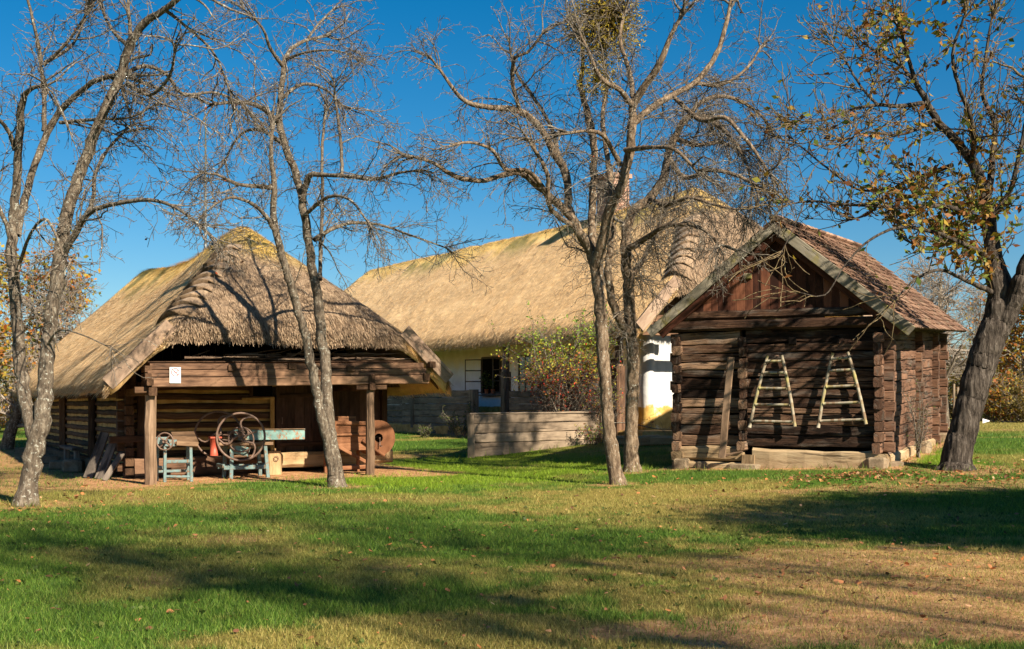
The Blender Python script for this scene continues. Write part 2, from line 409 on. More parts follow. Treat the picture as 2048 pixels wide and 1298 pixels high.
# ------------------------------------------------------------------ terrain
CP = [(-7.2, 24, 0), (-3.1, 26.2, .07), (-8.4, 26.1, .02), (-.9, 32.9, .16), (2.5, 34.3, .53), (-3, 45.3, .50), (-6, 50, .5), (4.5, 33.9, .62), (3.6, 26.2, .22),
      (7.5, 24.1, .33), (10.9, 30.5, .70), (8.7, 23.5, .34), (14, 40, .75), (25, 62, .75), (40, 62, .8), (-17, 39, .2), (-25, 45, .3), (0, 20, 0), (-8, 18, 0), (0, 8, 0), (5, 14, 0.02), (7, 18, .10), (12, 16, .12),
      (-12, 10, 0), (12, 6, 0), (-3, 28, .08), (0, 27, .07), (-14, 25, 0), (-24, 25, 0), (16, 24, .5), (0, -5, 0), (0, 70, .8), (-30, 70, .6), (30, 30, .7), (5.5, 21.5, .13), (-1.5, 38, .3)]
_cx = np.array([c[0] for c in CP]); _cy = np.array([c[1] for c in CP]); _cz = np.array([c[2] for c in CP])
def _phi(d): return np.sqrt(d*d+9.0)
_A = _phi(np.hypot(_cx[:, None]-_cx, _cy[:, None]-_cy))+np.eye(len(CP))*(-.25)
_w = np.linalg.solve(_A, _cz-.3)
def gz(x, y):
    x = np.asarray(x, float); y = np.asarray(y, float); sh = x.shape; x = x.ravel(); y = y.ravel()
    xc = np.clip(x, -40, 45); yc = np.clip(y, -10, 75)
    z = np.empty_like(x)
    for i in range(0, len(x), 40000):
        z[i:i+40000] = _phi(np.hypot(xc[i:i+40000, None]-_cx, yc[i:i+40000, None]-_cy))@_w+.3
    z = np.clip(z, -.15, 1.1)
    z += (fbm(x*.55, y*.55, 3)-.5)*.07+.0
    z += .12*np.exp(-(((x-6.3)/1.3)**2+((y-22.2)/.9)**2))
    return z.reshape(sh)
def g1(x, y): return float(gz(np.array([x]), np.array([y]))[0])
def ell(x, y, cx, cy, rx, ry, rot=0.):
    c, s = math.cos(rot), math.sin(rot); dx = x-cx; dy = y-cy
    return np.hypot((dx*c+dy*s)/rx, (-dx*s+dy*c)/ry)
def patches(x, y):
    """0..1 bare earth, 0..1 dry grass at plan point"""
    n = fbm(x*.9, y*.9, 4); n2 = fbm(x*.35+40, y*.35, 3); n3 = fbm(x*3.1, y*3.1, 3)
    def soft(e, k=.5): return 1-sstep(.75, 1.15, e+(n-.5)*1.3*k+(n3-.5)*1.1)
    # earth round the barn
    bx = (x-BO.x)*BD.x+(y-BO.y)*BD.y; bu = (x-BO.x)*BB.x+(y-BO.y)*BB.y
    d = np.maximum(np.maximum(-1.0-bx, bx-6.6), np.maximum(-.55-bu, bu-18))
    barnm = 1-sstep(-.1, .28, d+(n-.5)*1.0+(n3-.5)*.4)
    d2 = np.maximum(np.maximum(-6.5-bx, bx+.5), np.maximum(-1.-bu, bu-16))
    barnl = (1-sstep(-.5, 1., d2+(n-.5)*1.8+(n3-.5)))*.75
    dirt = np.maximum(barnm, barnl)
    dirt = np.maximum(dirt, soft(ell(x, y, 3.9, 12.0, 2.0, 1.5), 1.3)*.78)
    dirt = np.maximum(dirt, soft(ell(x, y, 2.2, 8.6, 1.5, .7))*.9)
    dirt = np.maximum(dirt, soft(ell(x, y, 4.2, 9.6, 2.3, 1.4), 1.3)*.8)
    dirt = np.maximum(dirt, soft(ell(x, y, 7.6, 20.8, 3.2, .8))*.55)
    for (cx, cy, r) in ((-7.7, 19.2, .75), (-3.4, 23.2, .6), (1.95, 23.1, .5), (2.5, 25.8, .5), (8.9, 23.3, 1.0)):
        dirt = np.maximum(dirt, soft(ell(x, y, cx, cy, r, r))*.75)
    gx = (x-GO.x)*GD.x+(y-GO.y)*GD.y; gu = (x-GO.x)*GB.x+(y-GO.y)*GB.y
    dg = np.maximum(np.maximum(-.2-gx, gx-4.7), np.maximum(-.25-gu, gu-7.4))
    dirt = np.maximum(dirt, 1-sstep(0, .3, dg+(n3-.5)*.3))
    hq = (x-HO.x)*HP.x+(y-HO.y)*HP.y; ht = (x-HO.x)*HA.x+(y-HO.y)*HA.y
    dirt = np.maximum(dirt, (1-sstep(0, .5, np.maximum(np.maximum(.2-hq, hq-9.2), np.maximum(-.1-ht, ht-33))+(n3-.5)*.5))*.8)
    dirt = np.maximum(dirt, .5*sstep(.66, .75, n2*.6+n*.4))
    dry = sstep(.47, .66, n2*.5+n*.5)*.62
    dry = np.maximum(dry, soft(ell(x, y, 4.0, 10.8, 3.9, 3.3), 1.)*.85)
    dry = np.maximum(dry, soft(ell(x, y, 2.6, 19.5, 3.2, 3.8), .8)*.8)
    dry = np.maximum(dry, soft(ell(x, y, -7.4, 21.2, 2.6, 2.6), .8)*.65)
    dry = np.maximum(dry, soft(ell(x, y, -2.2, 20.6, 2.6, 1.1), .8)*.6)
    dry = np.maximum(dry, soft(ell(x, y, 1.0, 31.5, 2.6, 1.3, .5), .8)*.75)
    dry = np.maximum(dry, soft(ell(x, y, -.2, 8.3, 1.8, .9), .8)*.8)
    dry = np.maximum(dry, .75*sstep(33, 42, y)*sstep(6, 12, x))
    lush = soft(ell(x, y, -1.2, 28.5, 4.2, 5.5), .4); lush = np.maximum(lush, soft(ell(x, y, 8.8, 26.5, 1.3, 2.6), .4))
    dry = dry*(1-.85*lush)
    return np.clip(dirt, 0, 1), np.clip(dry, 0, 1), np.clip(lush, 0, 1)
def lines(segs):
    o = [segs[0][0]]
    for a, b, st in segs:
        n = max(1, int(round((b-a)/st))); o += list(a+(b-a)*np.arange(1, n+1)/n)
    return np.array(o)
def geo(a, b, st, g=1.25):
    o = [a]; s = st
    while abs(o[-1]-a) < abs(b-a): s *= g; o.append(o[-1]+math.copysign(s, b-a))
    return o[1:]
ys = np.array(list(reversed(geo(5, -60, .3)))+list(lines([(5, 22, .13), (22, 48, .22)]))+geo(48, 900, .3, 1.12))
xs = np.array(list(reversed(geo(-17, -700, .25, 1.2)))+list(lines([(-17, 15, .16)]))+geo(15, 700, .25, 1.2))
gx_, gy_ = np.meshgrid(xs, ys); gzz = gz(gx_, gy_)
dirt_, dry_, lush_ = patches(gx_.ravel(), gy_.ravel())
nx, ny = len(xs), len(ys); idx = np.arange(nx*ny).reshape(ny, nx)
gf = np.stack([idx[:-1, :-1], idx[:-1, 1:], idx[1:, 1:], idx[1:, :-1]], -1).reshape(-1, 4)
def m_ground():
    m = NT('lawn_and_earth', .95, .1); p = m.pos()
    f1 = m.noise(p, 34, 6, .7); f2 = m.noise(p, 5, 5, .6)
    green = m.ramp(f1, [(.30, (.022, .048, .008)), (.55, (.06, .125, .014)), (.75, (.13, .20, .025))])
    lush = m.ramp(f1, [(.30, (.045, .075, .006)), (.55, (.13, .21, .012)), (.75, (.22, .31, .025))])
    dry = m.ramp(f1, [(.30, (.09, .065, .022)), (.5, (.26, .19, .05)), (.75, (.44, .33, .11))])
    earth = m.ramp(m.math('ADD', m.math('MULTIPLY', f1, .5), m.math('MULTIPLY', f2, .5)), [(.32, (.15, .07, .03)), (.5, (.40, .215, .105)), (.7, (.66, .43, .24))])
    c = m.mix(m.attr('lush'), green, lush); c = m.mix(m.attr('dry'), c, dry); c = m.mix(m.attr('dirt'), c, earth)
    m.colour(c); m.bump(m.math('ADD', f1, m.math('MULTIPLY', f2, .5)), .9, .03); return m.m
ground = raw_mesh('ground', np.stack([gx_.ravel(), gy_.ravel(), gzz.ravel()], 1), gf, m_ground(), None, (0, 0, 0), {'dirt': dirt_, 'dry': dry_, 'lush': lush_}, smooth=True)
ground['kind'] = 'structure'

# ------------------------------------------------------------------ thatched roofs (one height field with soft hips)
def smin(a, b, k):
    h = np.clip(.5+.5*(b-a)/k, 0, 1); return b*(1-h)+a*h-k*h*(1-h)
class Thatch:
    def __init__(s, P, W, L, ze, zr, q, uh, thick, zprof=None, step=.11, back=None, bulge=0.):
        s.P = P; s.W = W; s.L = L; s.ze = ze; s.zr = zr; s.q = q; s.uh = uh; s.th = thick; s.zp = zprof; s.step = step; s.ub = back or uh; s.bulge = bulge
    def H(s, a, u, rough=True):
        zr = s.zr+(s.zp(u) if s.zp else 0)
        k = (zr-s.ze)/s.W
        side = np.minimum(s.ze+k*a, s.ze+k*(2*s.W-a))
        zq = s.ze+k*s.q
        hf = zq+(zr-zq)*u/s.uh+s.bulge*np.sin(np.clip(u/s.uh, 0, 1)*math.pi); hb = zq+(zr-zq)*(s.L-u)/s.ub
        r = smin(s.ze+k*a, s.ze+k*(2*s.W-a), .35)
        r = smin(smin(r, hf, .45), hb, .45)
        if rough:
            r = r+(fbm(a*1.1, u*1.1, 3)-.5)*.10+(fbm(a*5, u*5, 2)-.5)*.03
            ed = np.minimum(np.minimum(a, 2*s.W-a), np.minimum(u, s.L-u)); r = r-.10*np.exp(-(ed/.10)**2)
        return r
    def attrs(s, a, u):
        zr = s.zr+(s.zp(u) if s.zp else 0); k = (zr-s.ze)/s.W; zq = s.ze+k*s.q
        side = np.minimum(s.ze+k*a, s.ze+k*(2*s.W-a)); hf = zq+(zr-zq)*u/s.uh; hb = zq+(zr-zq)*(s.L-u)/s.ub
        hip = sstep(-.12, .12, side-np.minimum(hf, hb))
        z = s.H(a, u, False); n = fbm(a*1.3, u*1.3, 4); n2 = fbm(a*.5+9, u*.5, 3)
        crest = sstep(1.05, .25, (zr-z)+(n-.5)*1.0)
        moss = sstep(1.5, .6, (zr-z)+(n-.5)*1.2)*sstep(.46, .56, n2)*(1-hip)*sstep(.42, .6, n)
        return hip, crest, moss
    def build(s, parent, nstraw, name='roof'):
        na = int(2*s.W/s.step)+1; nu = int(s.L/s.step)+1
        A, U = np.meshgrid(np.linspace(0, 2*s.W, na), np.linspace(0, s.L, nu))
        jit = (fbm(A*4, U*4, 2)-.5)*.10
        A2 = A+np.where(A < .01, jit, 0)+np.where(A > 2*s.W-.01, jit, 0); U2 = U+np.where(U < .01, jit, 0)+np.where(U > s.L-.01, jit, 0)
        Z = s.H(A, U); hip, crest, moss = s.attrs(A, U)
        top = np.stack([*s.P(A2, U2), Z], -1).reshape(-1, 3)
        bx_, by_ = s.P(A2*.985+.015*s.W, U2)
        bot = np.stack([bx_, by_, Z-s.th], -1).reshape(-1, 3)
        N = na*nu; id_ = np.arange(N).reshape(nu, na)
        f = np.stack([id_[:-1, :-1], id_[:-1, 1:], id_[1:, 1:], id_[1:, :-1]], -1).reshape(-1, 4)
        fb = f[:, ::-1]+N
        rim = np.concatenate([id_[0, :], id_[1:, -1], id_[-1, -2::-1], id_[-2:0:-1, 0]]); r2 = np.roll(rim, -1)
        fr = np.stack([rim, rim+N, r2+N, r2], 1)
        # u of the texture runs across the reed, v down the slope
        vcoord = np.where(hip > .5, U, np.minimum(A, 2*s.W-A)); ucoord = np.where(hip > .5, A, U)
        uv = np.stack([ucoord.ravel(), vcoord.ravel()*1.4], 1); uv = np.concatenate([uv, uv+[0, .4]])
        def two(x): return np.concatenate([x.ravel(), x.ravel()])
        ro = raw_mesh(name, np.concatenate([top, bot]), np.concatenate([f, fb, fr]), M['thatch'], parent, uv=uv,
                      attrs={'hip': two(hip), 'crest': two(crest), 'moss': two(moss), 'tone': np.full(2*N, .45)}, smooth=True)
        # loose reed ends lying on the surface and along the eaves
        a = rng.random(nstraw)*2*s.W; u = rng.random(nstraw)*s.L
        ne = nstraw//4; e = rng.integers(0, 4, ne)
        a[:ne] = np.where(e == 0, rng.random(ne)*.12, np.where(e == 1, 2*s.W-rng.random(ne)*.12, a[:ne]))
        u[:ne] = np.where(e >= 2, rng.random(ne)*.10, u[:ne])
        eps = .06; z = s.H(a, u)
        ga = (s.H(a+eps, u, False)-s.H(a-eps, u, False))/(2*eps); gu = (s.H(a, u+eps, False)-s.H(a, u-eps, False))/(2*eps)
        l = np.hypot(ga, gu)+1e-6; da = -ga/l; du = -gu/l
        an = rng.normal(0, .22, nstraw); da, du = da*np.cos(an)-du*np.sin(an), da*np.sin(an)+du*np.cos(an)
        ln = rng.uniform(.10, .30, nstraw); ln[:ne] = rng.uniform(.08, .22, ne); run = ln/np.sqrt(1+l*l)
        a1 = a+da*run; u1 = u+du*run
        slope = ga*da+gu*du
        x0, y0 = s.P(a, u); x1, y1 = s.P(a1, u1)
        lift = rng.uniform(.005, .045, nstraw); lift[:ne] -= rng.uniform(.0, .09, ne)
        p0 = np.stack([x0, y0, z-.01-(np.arange(nstraw) < ne)*rng.random(nstraw)*s.th*.8], 1); p1 = np.stack([x1, y1, p0[:, 2]+slope*run+lift], 1)
        sd_ = np.cross(p1-p0, np.array([0, 0, 1.])); sd_ /= np.linalg.norm(sd_, axis=1)[:, None]+1e-9
        wd = rng.uniform(.0035, .0095, nstraw)[:, None]
        V = np.stack([p0-sd_*wd, p0+sd_*wd, p1+sd_*wd*.5, p1-sd_*wd*.5], 1).reshape(-1, 3)
        Fc = np.arange(nstraw*4).reshape(-1, 4)
        hp, cr, ms = s.attrs(a, u)
        rp = lambda x: np.repeat(x, 4)
        tn = rp(rng.random(nstraw)); uvs = np.stack([rp(rng.random(nstraw)*40), np.tile([0, 0, .3, .3], nstraw)+rp(rng.random(nstraw)*9)], 1)
        st = raw_mesh('loose_reed', V, Fc, M['thatch'], ro, uv=uvs, attrs={'hip': rp(hp), 'crest': rp(cr), 'moss': rp(ms), 'tone': tn})
        st['kind'] = 'stuff'
        return ro
    def hip_steps(s, parent, n, side=0, lo=.04, hi=.62):
        """overlapping bundles that cap the front hip"""
        V = []; Fq = []; UV = []; tn = []
        for i in range(n):
            k = lo+(hi-lo)*i/(n-1); k2 = lo+(hi-lo)*(i+1.9)/(n-1)
            def pt(k, c):
                a = s.q+(s.W-s.q)*k; u = s.uh*k
                l = math.hypot(s.W-s.q, s.uh); ca, cu = -s.uh/l, (s.W-s.q)/l       # across the hip
                a += ca*c; u += cu*c
                if side: a = 2*s.W-a
                return a, u
            na, nb = 13, 6; base = len(V); t0 = rnd.random(); hw = .44
            for j in range(nb):
                f = j/(nb-1)
                for q in range(na+0):
                    c = -hw+2*hw*q/(na-1); cc = c/hw
                    kk = k2+(k-k2)*f+abs(cc)**2*.055*f
                    a, u = pt(kk, c*(.8+.2*f))
                    x, y = s.P(np.array([a]), np.array([u])); z = float(s.H(np.array([a]), np.array([u]))[0])
                    h = (.02+.17*f)*(1-abs(cc)**2.5)+.02
                    V.append((float(x[0]), float(y[0]), z+h+rnd.uniform(-.008, .008))); UV.append((c*1.0+i*3, f*.5)); tn.append(.35+.5*t0*(1-.5*f))
            for q in range(na):                                                   # thick lower lip
                v = V[base+(nb-1)*na+q]; kk = k+abs((-hw+2*hw*q/(na-1))/hw)**2*.055
                ki = k+.075+abs((-hw+2*hw*q/(na-1))/hw)**2*.05; a, u = pt(ki, -hw+2*hw*q/(na-1)); x, y = s.P(np.array([a]), np.array([u]))
                V.append((float(x[0]), float(y[0]), v[2]-.15*(1-abs(-1+2*q/(na-1))**3)-.02)); UV.append((q*.1+i*3, .8)); tn.append(.0)  # lower edge painted darkest for the shade under the lip
            for j in range(nb):
                for q in range(na-1): Fq.append([base+j*na+q, base+j*na+q+1, base+(j+1)*na+q+1, base+(j+1)*na+q])
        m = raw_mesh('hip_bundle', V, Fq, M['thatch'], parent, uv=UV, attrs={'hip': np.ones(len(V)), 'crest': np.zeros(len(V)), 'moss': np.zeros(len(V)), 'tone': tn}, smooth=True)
        # ragged reed ends along each lip
        return m

# ------------------------------------------------------------------ BARN
b0 = barn(3, 8, 0)
BARN = thing('thatched_barn', 'low log barn with thatched roof, open porch on posts and yellow clay between logs', 'barn', (b0.x, b0.y, 0))
def bP(a, u): s_ = a-.78; return BO.x+BD.x*s_+BB.x*u, BO.y+BD.y*s_+BB.y*u
def bprof(u): return -.10*np.exp(-((u-9.0)/3.0)**2)+.22*sstep(11, 15.5, u)+.18*np.exp(-((u-4.2)/2.0)**2)
bt = Thatch(bP, 3.67, 18.4, 2.27, 5.78, 1.1, 3.4, .32, bprof, bulge=.22)
br = bt.build(BARN, 260000)
bt.hip_steps(br, 10, 0)
# cap bundles on the far hip, seen as bumps on the skyline
# barge boards
def bargeboard(P, p0, p1, mat, parent, wd=.04, ht=.34):
    m = MB(); m.beam(p0, p1, wd, ht, wob=.004, tone=.6); return m.build('barge_board', mat, parent)
for (s0, z0, s1, z1) in ((-.84, 2.03, .40, 3.20), (6.58, 2.06, 5.48, 3.14)):
    bargeboard(None, barn(s0, -.06, z0), barn(s1, -.06, z1), M['barge'], BARN, ht=.30)
for s0, s1 in ((-.70, .30), (6.48, 5.50)):
    m = MB(); m.beam(barn(s0, .25, 1.86), barn(s1, .25, 2.85), .09, .11, wob=.006); m.build('rafter', M['log'], BARN)
m = MB()
for i in range(5): m.beam(barn(-.55+i*.16, 2.3, 1.9), barn(-.55+i*.16, 2.3, 2.05+i*.16), .155, .03, up=(BB.x, BB.y, 0))
for i in range(4): m.beam(barn(6.35-i*.16, 2.3, 1.9), barn(6.35-i*.16, 2.3, 2.0+i*.16), .155, .03, up=(BB.x, BB.y, 0))
m.each('eave_board', M['door'], BARN)
# porch beam of stacked timbers, posts
m = MB()
zb = 1.95
for i, h in enumerate((.20, .15, .13)):
    m.beam(barn(-.12+.05*i, .0+.02*i, zb+h/2), barn(6.05-.05*i, .0+.02*i, zb+h/2), .20-.01*i, h-.006, wob=.006, tone=.75-.2*i); zb += h
m.build('porch_beam', M['beam'], BARN)
def post(s_, u_, w_, z1, mat, name='post', tone=None, base=None):
    p = barn(s_, u_, 0); g = g1(p.x, p.y)-.05
    mm = MB(); mm.beam((p.x, p.y, g), (p.x, p.y, z1+.02*s_), w_, w_, up=(BD.x, BD.y, 0), ch=w_*.28, wob=.008, seg=9, tone=tone, w1=w_*.9, h1=w_*.9); return mm.build(name, mat, BARN)
post(0, 0, .235, 1.80, M['post'], tone=.6); post(4.69, 0, .19, 1.84, M['post'], tone=.1)
m = MB(); m.beam(barn(.0, -.22, 1.87), barn(0, 2.3, 1.87), .16, .16, wob=.005); m.beam(barn(-.05, -.25, 2.05), barn(-.05, .3, 2.05), .14, .14, wob=.004)
m.beam(barn(-.32, -.02, 1.90), barn(.10, -.02, 1.90), .13, .12, wob=.004)
for q in range(3): m.beam(barn(-.06, -.12+.02*q, 2.02+q*.15), barn(-.06, .3, 2.02+q*.15), .13, .13)
m.build('tie_beam', M['log'], BARN)
m = MB(); m.beam(barn(4.69, -.16, 1.90), barn(4.69, 2.3, 1.90), .15, .15, wob=.005); m.beam(barn(4.69, -.13, 2.06), barn(4.69, .1, 2.06), .14, .22)
m.beam(barn(4.35, -.0, 1.89), barn(5.05, -.0, 1.89), .15, .10)
m.beam(barn(5.98, -.15, 2.10), barn(5.98, 2.3, 2.14), .15, .16, wob=.005); m.beam(barn(6.1, -.2, 2.38), barn(6.1, 2.3, 2.38), .14, .14, wob=.005)
m.build('tie_beam', M['log'], BARN)
# joist ends let into the beam
m = MB()
for s_, z_ in ((1.62, 2.33), (2.9, 2.36), (4.2, 2.3)): m.box(barn(s_, -.095, z_), .16, .05, .13, (BD.x, BD.y, 0), tone=.2)
m.each('joist_end', M['log'], BARN)
# loft floor boards and inner gable boarding
m = MB()
for i in range(17): m.beam(barn(-.05, .12+i*.2, 2.46), barn(6.0, .12+i*.2, 2.46), .19, .03, tone=rnd.random())
m.build('loft_floor', M['log'], BARN)
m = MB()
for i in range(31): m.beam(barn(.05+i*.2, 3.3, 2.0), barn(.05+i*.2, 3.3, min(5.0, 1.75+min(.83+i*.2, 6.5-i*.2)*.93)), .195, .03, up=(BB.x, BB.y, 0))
m.build('gable_boarding', M['black'], BARN)  # boards painted black for the deep shade of the loft
# log walls: clay behind, logs proud of it
def log_wall(A, B, z0, z1, n, parent, out, mat=None, gap=.075, skip=None, ext=0., th=.16, name='log_wall', claymat=None, wob=.010):
    """A,B plan points (Vector2), out = outward plan normal"""
    mm = MB(); cl = MB(); d = (B-A); L = d.length; d = d/L
    c0 = A-out*.10; c1 = B-out*.10; zm = (z0+z1)/2
    cl.beam((c0.x, c0.y, zm), (c1.x, c1.y, zm), .16, z1-z0, ch=.002, tone=.5)
    h = (z1-z0)/n
    for i in range(n):
        e0 = ext*rnd.uniform(.7, 1.2); e1 = ext*rnd.uniform(.7, 1.2)
        zz = z0+h*(i+.5); spans = [(-e0, L+e1)]
        if skip:
            for (a, b, za, zb_) in skip:
                if za < zz < zb_: spans = [t for sp in spans for t in ((sp[0], min(sp[1], a)), (max(sp[0], b), sp[1])) if t[1]-t[0] > .05]
        for (a, b) in spans:
            p0 = A+d*a-out*.05; p1 = A+d*b-out*.05
            mm.beam((p0.x, p0.y, zz+rnd.uniform(-.01, .01)), (p1.x, p1.y, zz+rnd.uniform(-.01, .01)), th, h-gap*rnd.uniform(.75, 1.2), ch=.035, wob=wob)
    o = mm.build(name, mat or M['log'], parent)
    if claymat is not False: cl.build('clay_chinking', claymat or M['clay'], parent)
    return o
def bxy(s_, u_): p = BO+BD*s_+BB*u_; return Vector((p.x, p.y))
log_wall(bxy(0, 2.4), bxy(3.22, 2.4), .42, 2.1, 8, BARN, -BB, ext=.0, skip=[(2.72, 3.3, 1.72, 2.1)])
log_wall(bxy(0, 2.42), bxy(0, 16.8), .30, 2.15, 9, BARN, -BD, ext=.0)
m = MB(); cc = bxy(3, 9)
# far walls (closing the building)
log_wall(bxy(6.0, 16.8), bxy(0, 16.8), .3, 2.15, 8, BARN, BB); log_wall(bxy(6.0, 16.8), bxy(6.0, 2.4), .3, 2.15, 8, BARN, BD)
# corner: crossing log ends
m = MB()
for i in range(9):
    z = .14+i*.225
    m.beam(barn(.0, 2.14, z), barn(.0, 2.46, z), .17, .19, wob=.006); m.beam(barn(-.22, 2.42, z+.11), barn(.1, 2.42, z+.11), .17, .19, wob=.006)
m.build('corner_joint', M['log'], BARN)
m = MB()
for (s_, u_) in ((.28, 2.28), (-.08, 6.5), (-.08, 11.5)):
    p = barn(s_, u_, 0); m.beam((p.x, p.y, g1(p.x, p.y)-.05), (p.x, p.y, 2.1), .17, .17, wob=.006)
m.each('wall_post', M['log'], BARN)
m = MB(); m.beam(barn(-.42, 2.2, .86), barn(.3, 2.2, .86), .14, .15, wob=.006, tone=.4); m.build('cross_timber', M['log'], BARN)
# sill: pale heavy timbers and clay footing
m = MB(); m.beam(barn(.1, 2.24, .22), barn(3.3, 2.24, .22), .26, .42, wob=.012, ch=.04); m.build('sill_beam', M['beam'], BARN); m = MB(); m.beam(barn(3.25, 2.16, .27), barn(6.05, 2.16, .27), .40, .34, wob=.014, ch=.06, tone=.9)
m.build('sill_beam', M['sill'], BARN)
m = MB(); m.beam(barn(-.1, 3, .1), barn(-.1, 16.8, .12), .3, .42, wob=.01, ch=.04); m.build('side_sill', M['log'], BARN)
# clay edging by the door, doors, vent
m = MB(); m.beam(barn(3.2, 2.30, .42), barn(3.2, 2.30, 1.72), .10, .06, up=(BB.x, BB.y, 0)); m.beam(barn(2.5, 2.30, 1.69), barn(3.25, 2.30, 1.69), .05, .05); m.build('clay_band', M['clay'], BARN)
def plank_door(s0, s1, z0, z1, u_, n, mat=None, tone=None):
    mm = MB(); wd = (s1-s0)/n
    for i in range(n): mm.beam(barn(s0+wd*(i+.5), u_, z0), barn(s0+wd*(i+.5), u_, z1), wd-.006, .035, up=(BB.x, BB.y, 0), ch=.003, tone=tone)
    return mm.build('door', mat or M['door'], BARN)
d1 = plank_door(3.28, 4.62, .44, 2.1, 2.27, 6); d2 = plank_door(4.82, 5.86, .44, 2.1, 2.33, 4)
m = MB(); m.beam(barn(3.36, 2.235, .62), barn(4.55, 2.235, .62), .03, .09); m.beam(barn(3.36, 2.235, 1.75), barn(4.55, 2.235, 1.75), .03, .09); m.each('ledge', M['door'], d1)
m = MB(); m.tube([barn(3.40, 2.2, 1.25), barn(3.40, 2.17, 1.21), barn(3.40, 2.17, 1.14), barn(3.40, 2.2, 1.10)], .012, 6); m.build('handle', M['iron'], d1)
m = MB()
for s_ in (4.72, 5.93): m.beam(barn(s_, 2.26, .40), barn(s_, 2.26, 2.15), .14, .14, up=(BD.x, BD.y, 0))
m.each('door_post', M['log'], BARN)
m = MB(); m.beam(barn(2.7, 2.33, 1.72), barn(3.24, 2.33, 1.72), .10, .04); m.beam(barn(2.72, 2.33, 1.72), barn(2.72, 2.33, 2.0), .04, .08); v_ = m.build('vent', M['log'], BARN)
m = MB(); m.box(barn(2.98, 2.37, 1.86), .48, .06, .24, (BD.x, BD.y, 0)); m.build('opening', M['black'], v_)

# brushwood on the loft
m = MB()
for i in range(46):
    s0 = rnd.uniform(.6, 4.6); u0 = rnd.uniform(.08, 1.2); L_ = rnd.uniform(.4, 1.6); an = rnd.gauss(0, .25)
    pts = []; z = 2.50+rnd.random()*.14
    for k in range(6):
        f = k/5; pts.append(barn(s0+L_*f*math.cos(an), u0+L_*f*math.sin(an)*.6, z+rnd.uniform(-.015, .02)+(.20*f if i % 9 == 0 else 0)))
    m.tube(pts, [rnd.uniform(.012, .035)*(1-.6*k/5) for k in range(6)], 6)
o = m.build('brushwood', M['brush']); tagit(o, 'loose heap of dry sticks lying on the barn porch loft', 'brushwood', kind='stuff')

# notice on the beam
def disc(mb, c, r, nrm, seg=20, r0=0., tone=.5):
    nrm = Vector(nrm).normalized(); x = nrm.orthogonal().normalized(); y = nrm.cross(x); c = Vector(c)
    vs = []; fs = []; us = []
    for i in range(seg):
        a = 2*math.pi*i/seg; e = x*math.cos(a)+y*math.sin(a); vs += [c+e*r, c+e*r0]
    for i in range(seg):
        j = (i+1) % seg; fs.append([2*i, 2*j, 2*j+1, 2*i+1]); us.append([(0, 0)]*4)
    mb.add(vs, fs, us, tone)
sgo = barn(.46, -.125, 2.19)
SG = thing('notice', 'small white no smoking notice pinned on the left end of the barn porch beam', 'notice', sgo)
nb = Vector((-BB.x, -BB.y, 0)); rt = Vector((BD.x, BD.y, 0)); upz = Vector((0, 0, 1))
m = MB(); m.box(sgo, .22, .006, .32, rt); m.build('sheet', M['paper'], SG)
c_ = sgo+nb*.006+upz*.06
m = MB(); disc(m, c_, .085, nb, 28, .068); m.beam(c_-(rt-upz)*.052-nb*.0, c_+(rt-upz)*.052, .003, .014); m.build('ban_ring', M['signred'], SG)
m = MB(); m.beam(c_-rt*.052-nb*.003, c_+rt*.035-nb*.003, .003, .016); m.beam(c_+rt*.04-nb*.003, c_+rt*.052-nb*.003, .003, .016)
for i in range(3): m.tube([c_+rt*(.035+.006*i)+upz*(.012+.011*k)-nb*.002+rt*.004*math.sin(k*2) for k in range(4)], .0025, 4)
for i in range(4): m.beam(sgo+nb*.006-rt*(.085-.006*i)-upz*(.06+.022*i), sgo+nb*.006+rt*(.08-.01*i)-upz*(.06+.022*i), .0015, .006)
m.build('cigarette_mark', M['signblack'], SG)

# ------------------------------------------------------------------ HOUSE
h0 = house(4.5, 15, .5)
HOUSE = thing('thatched_house', 'long whitewashed farmhouse under a tall golden thatched roof with brick chimney and railed porch', 'house', h0)
def hP(a, u): return HO.x+HA.x*u+HP.x*a, HO.y+HA.y*u+HP.y*a
ht_ = Thatch(hP, 4.7, 34., 4.05, 8.70, 1.24, 3.3, .34, lambda u: -.12*np.exp(-((u-14)/6.)**2)+.12*np.exp(-((u-3.3)/1.2)**2), step=.14, bulge=.35)
hr = ht_.build(HOUSE, 300000)
ht_.hip_steps(hr, 8, 0, .03, .5)
m = MB(); m.beam(house(-.06, -.07, 3.80), house(1.30, -.07, 5.22), .05, .34, wob=.004, tone=.9); m.build('barge_board', M['barge'], HOUSE)
m = MB(); m.beam(house(9.46, -.07, 3.80), house(8.1, -.07, 5.22), .05, .34, wob=.004, tone=.9); m.build('barge_board', M['barge'], HOUSE)
# walls
def hxy(q, t): p = HO+HA*t+HP*q; return Vector((p.x, p.y))
def wallbox(q0, t0, q1, t1, z0, z1, th, mat, name, seg=12):
    mm = MB(); mm.beam(house(q0, t0, (z0+z1)/2), house(q1, t1, (z0+z1)/2), th, z1-z0, ch=.03, wob=.008, seg=seg, tone=.5); return mm.build(name, mat, HOUSE)
WQ = 1.75
tw = solve((HO+HP*WQ), HA, 1296)
wallbox(WQ+.15, tw+.02, WQ+.15, 33, .5, 4.3, .30, M['plaster'], 'porch_wall', 40)
wallbox(WQ+.02, tw, 8.6, tw, .5, 5.1, .34, M['pillar'], 'end_wall', 16)
wallbox(8.6, tw, 8.6, 33, .5, 4.3, .30, M['plaster'], 'back_wall', 30)
wallbox(WQ, 32.9, 8.6, 32.9, .5, 5.1, .30, M['plaster'], 'far_wall', 10)
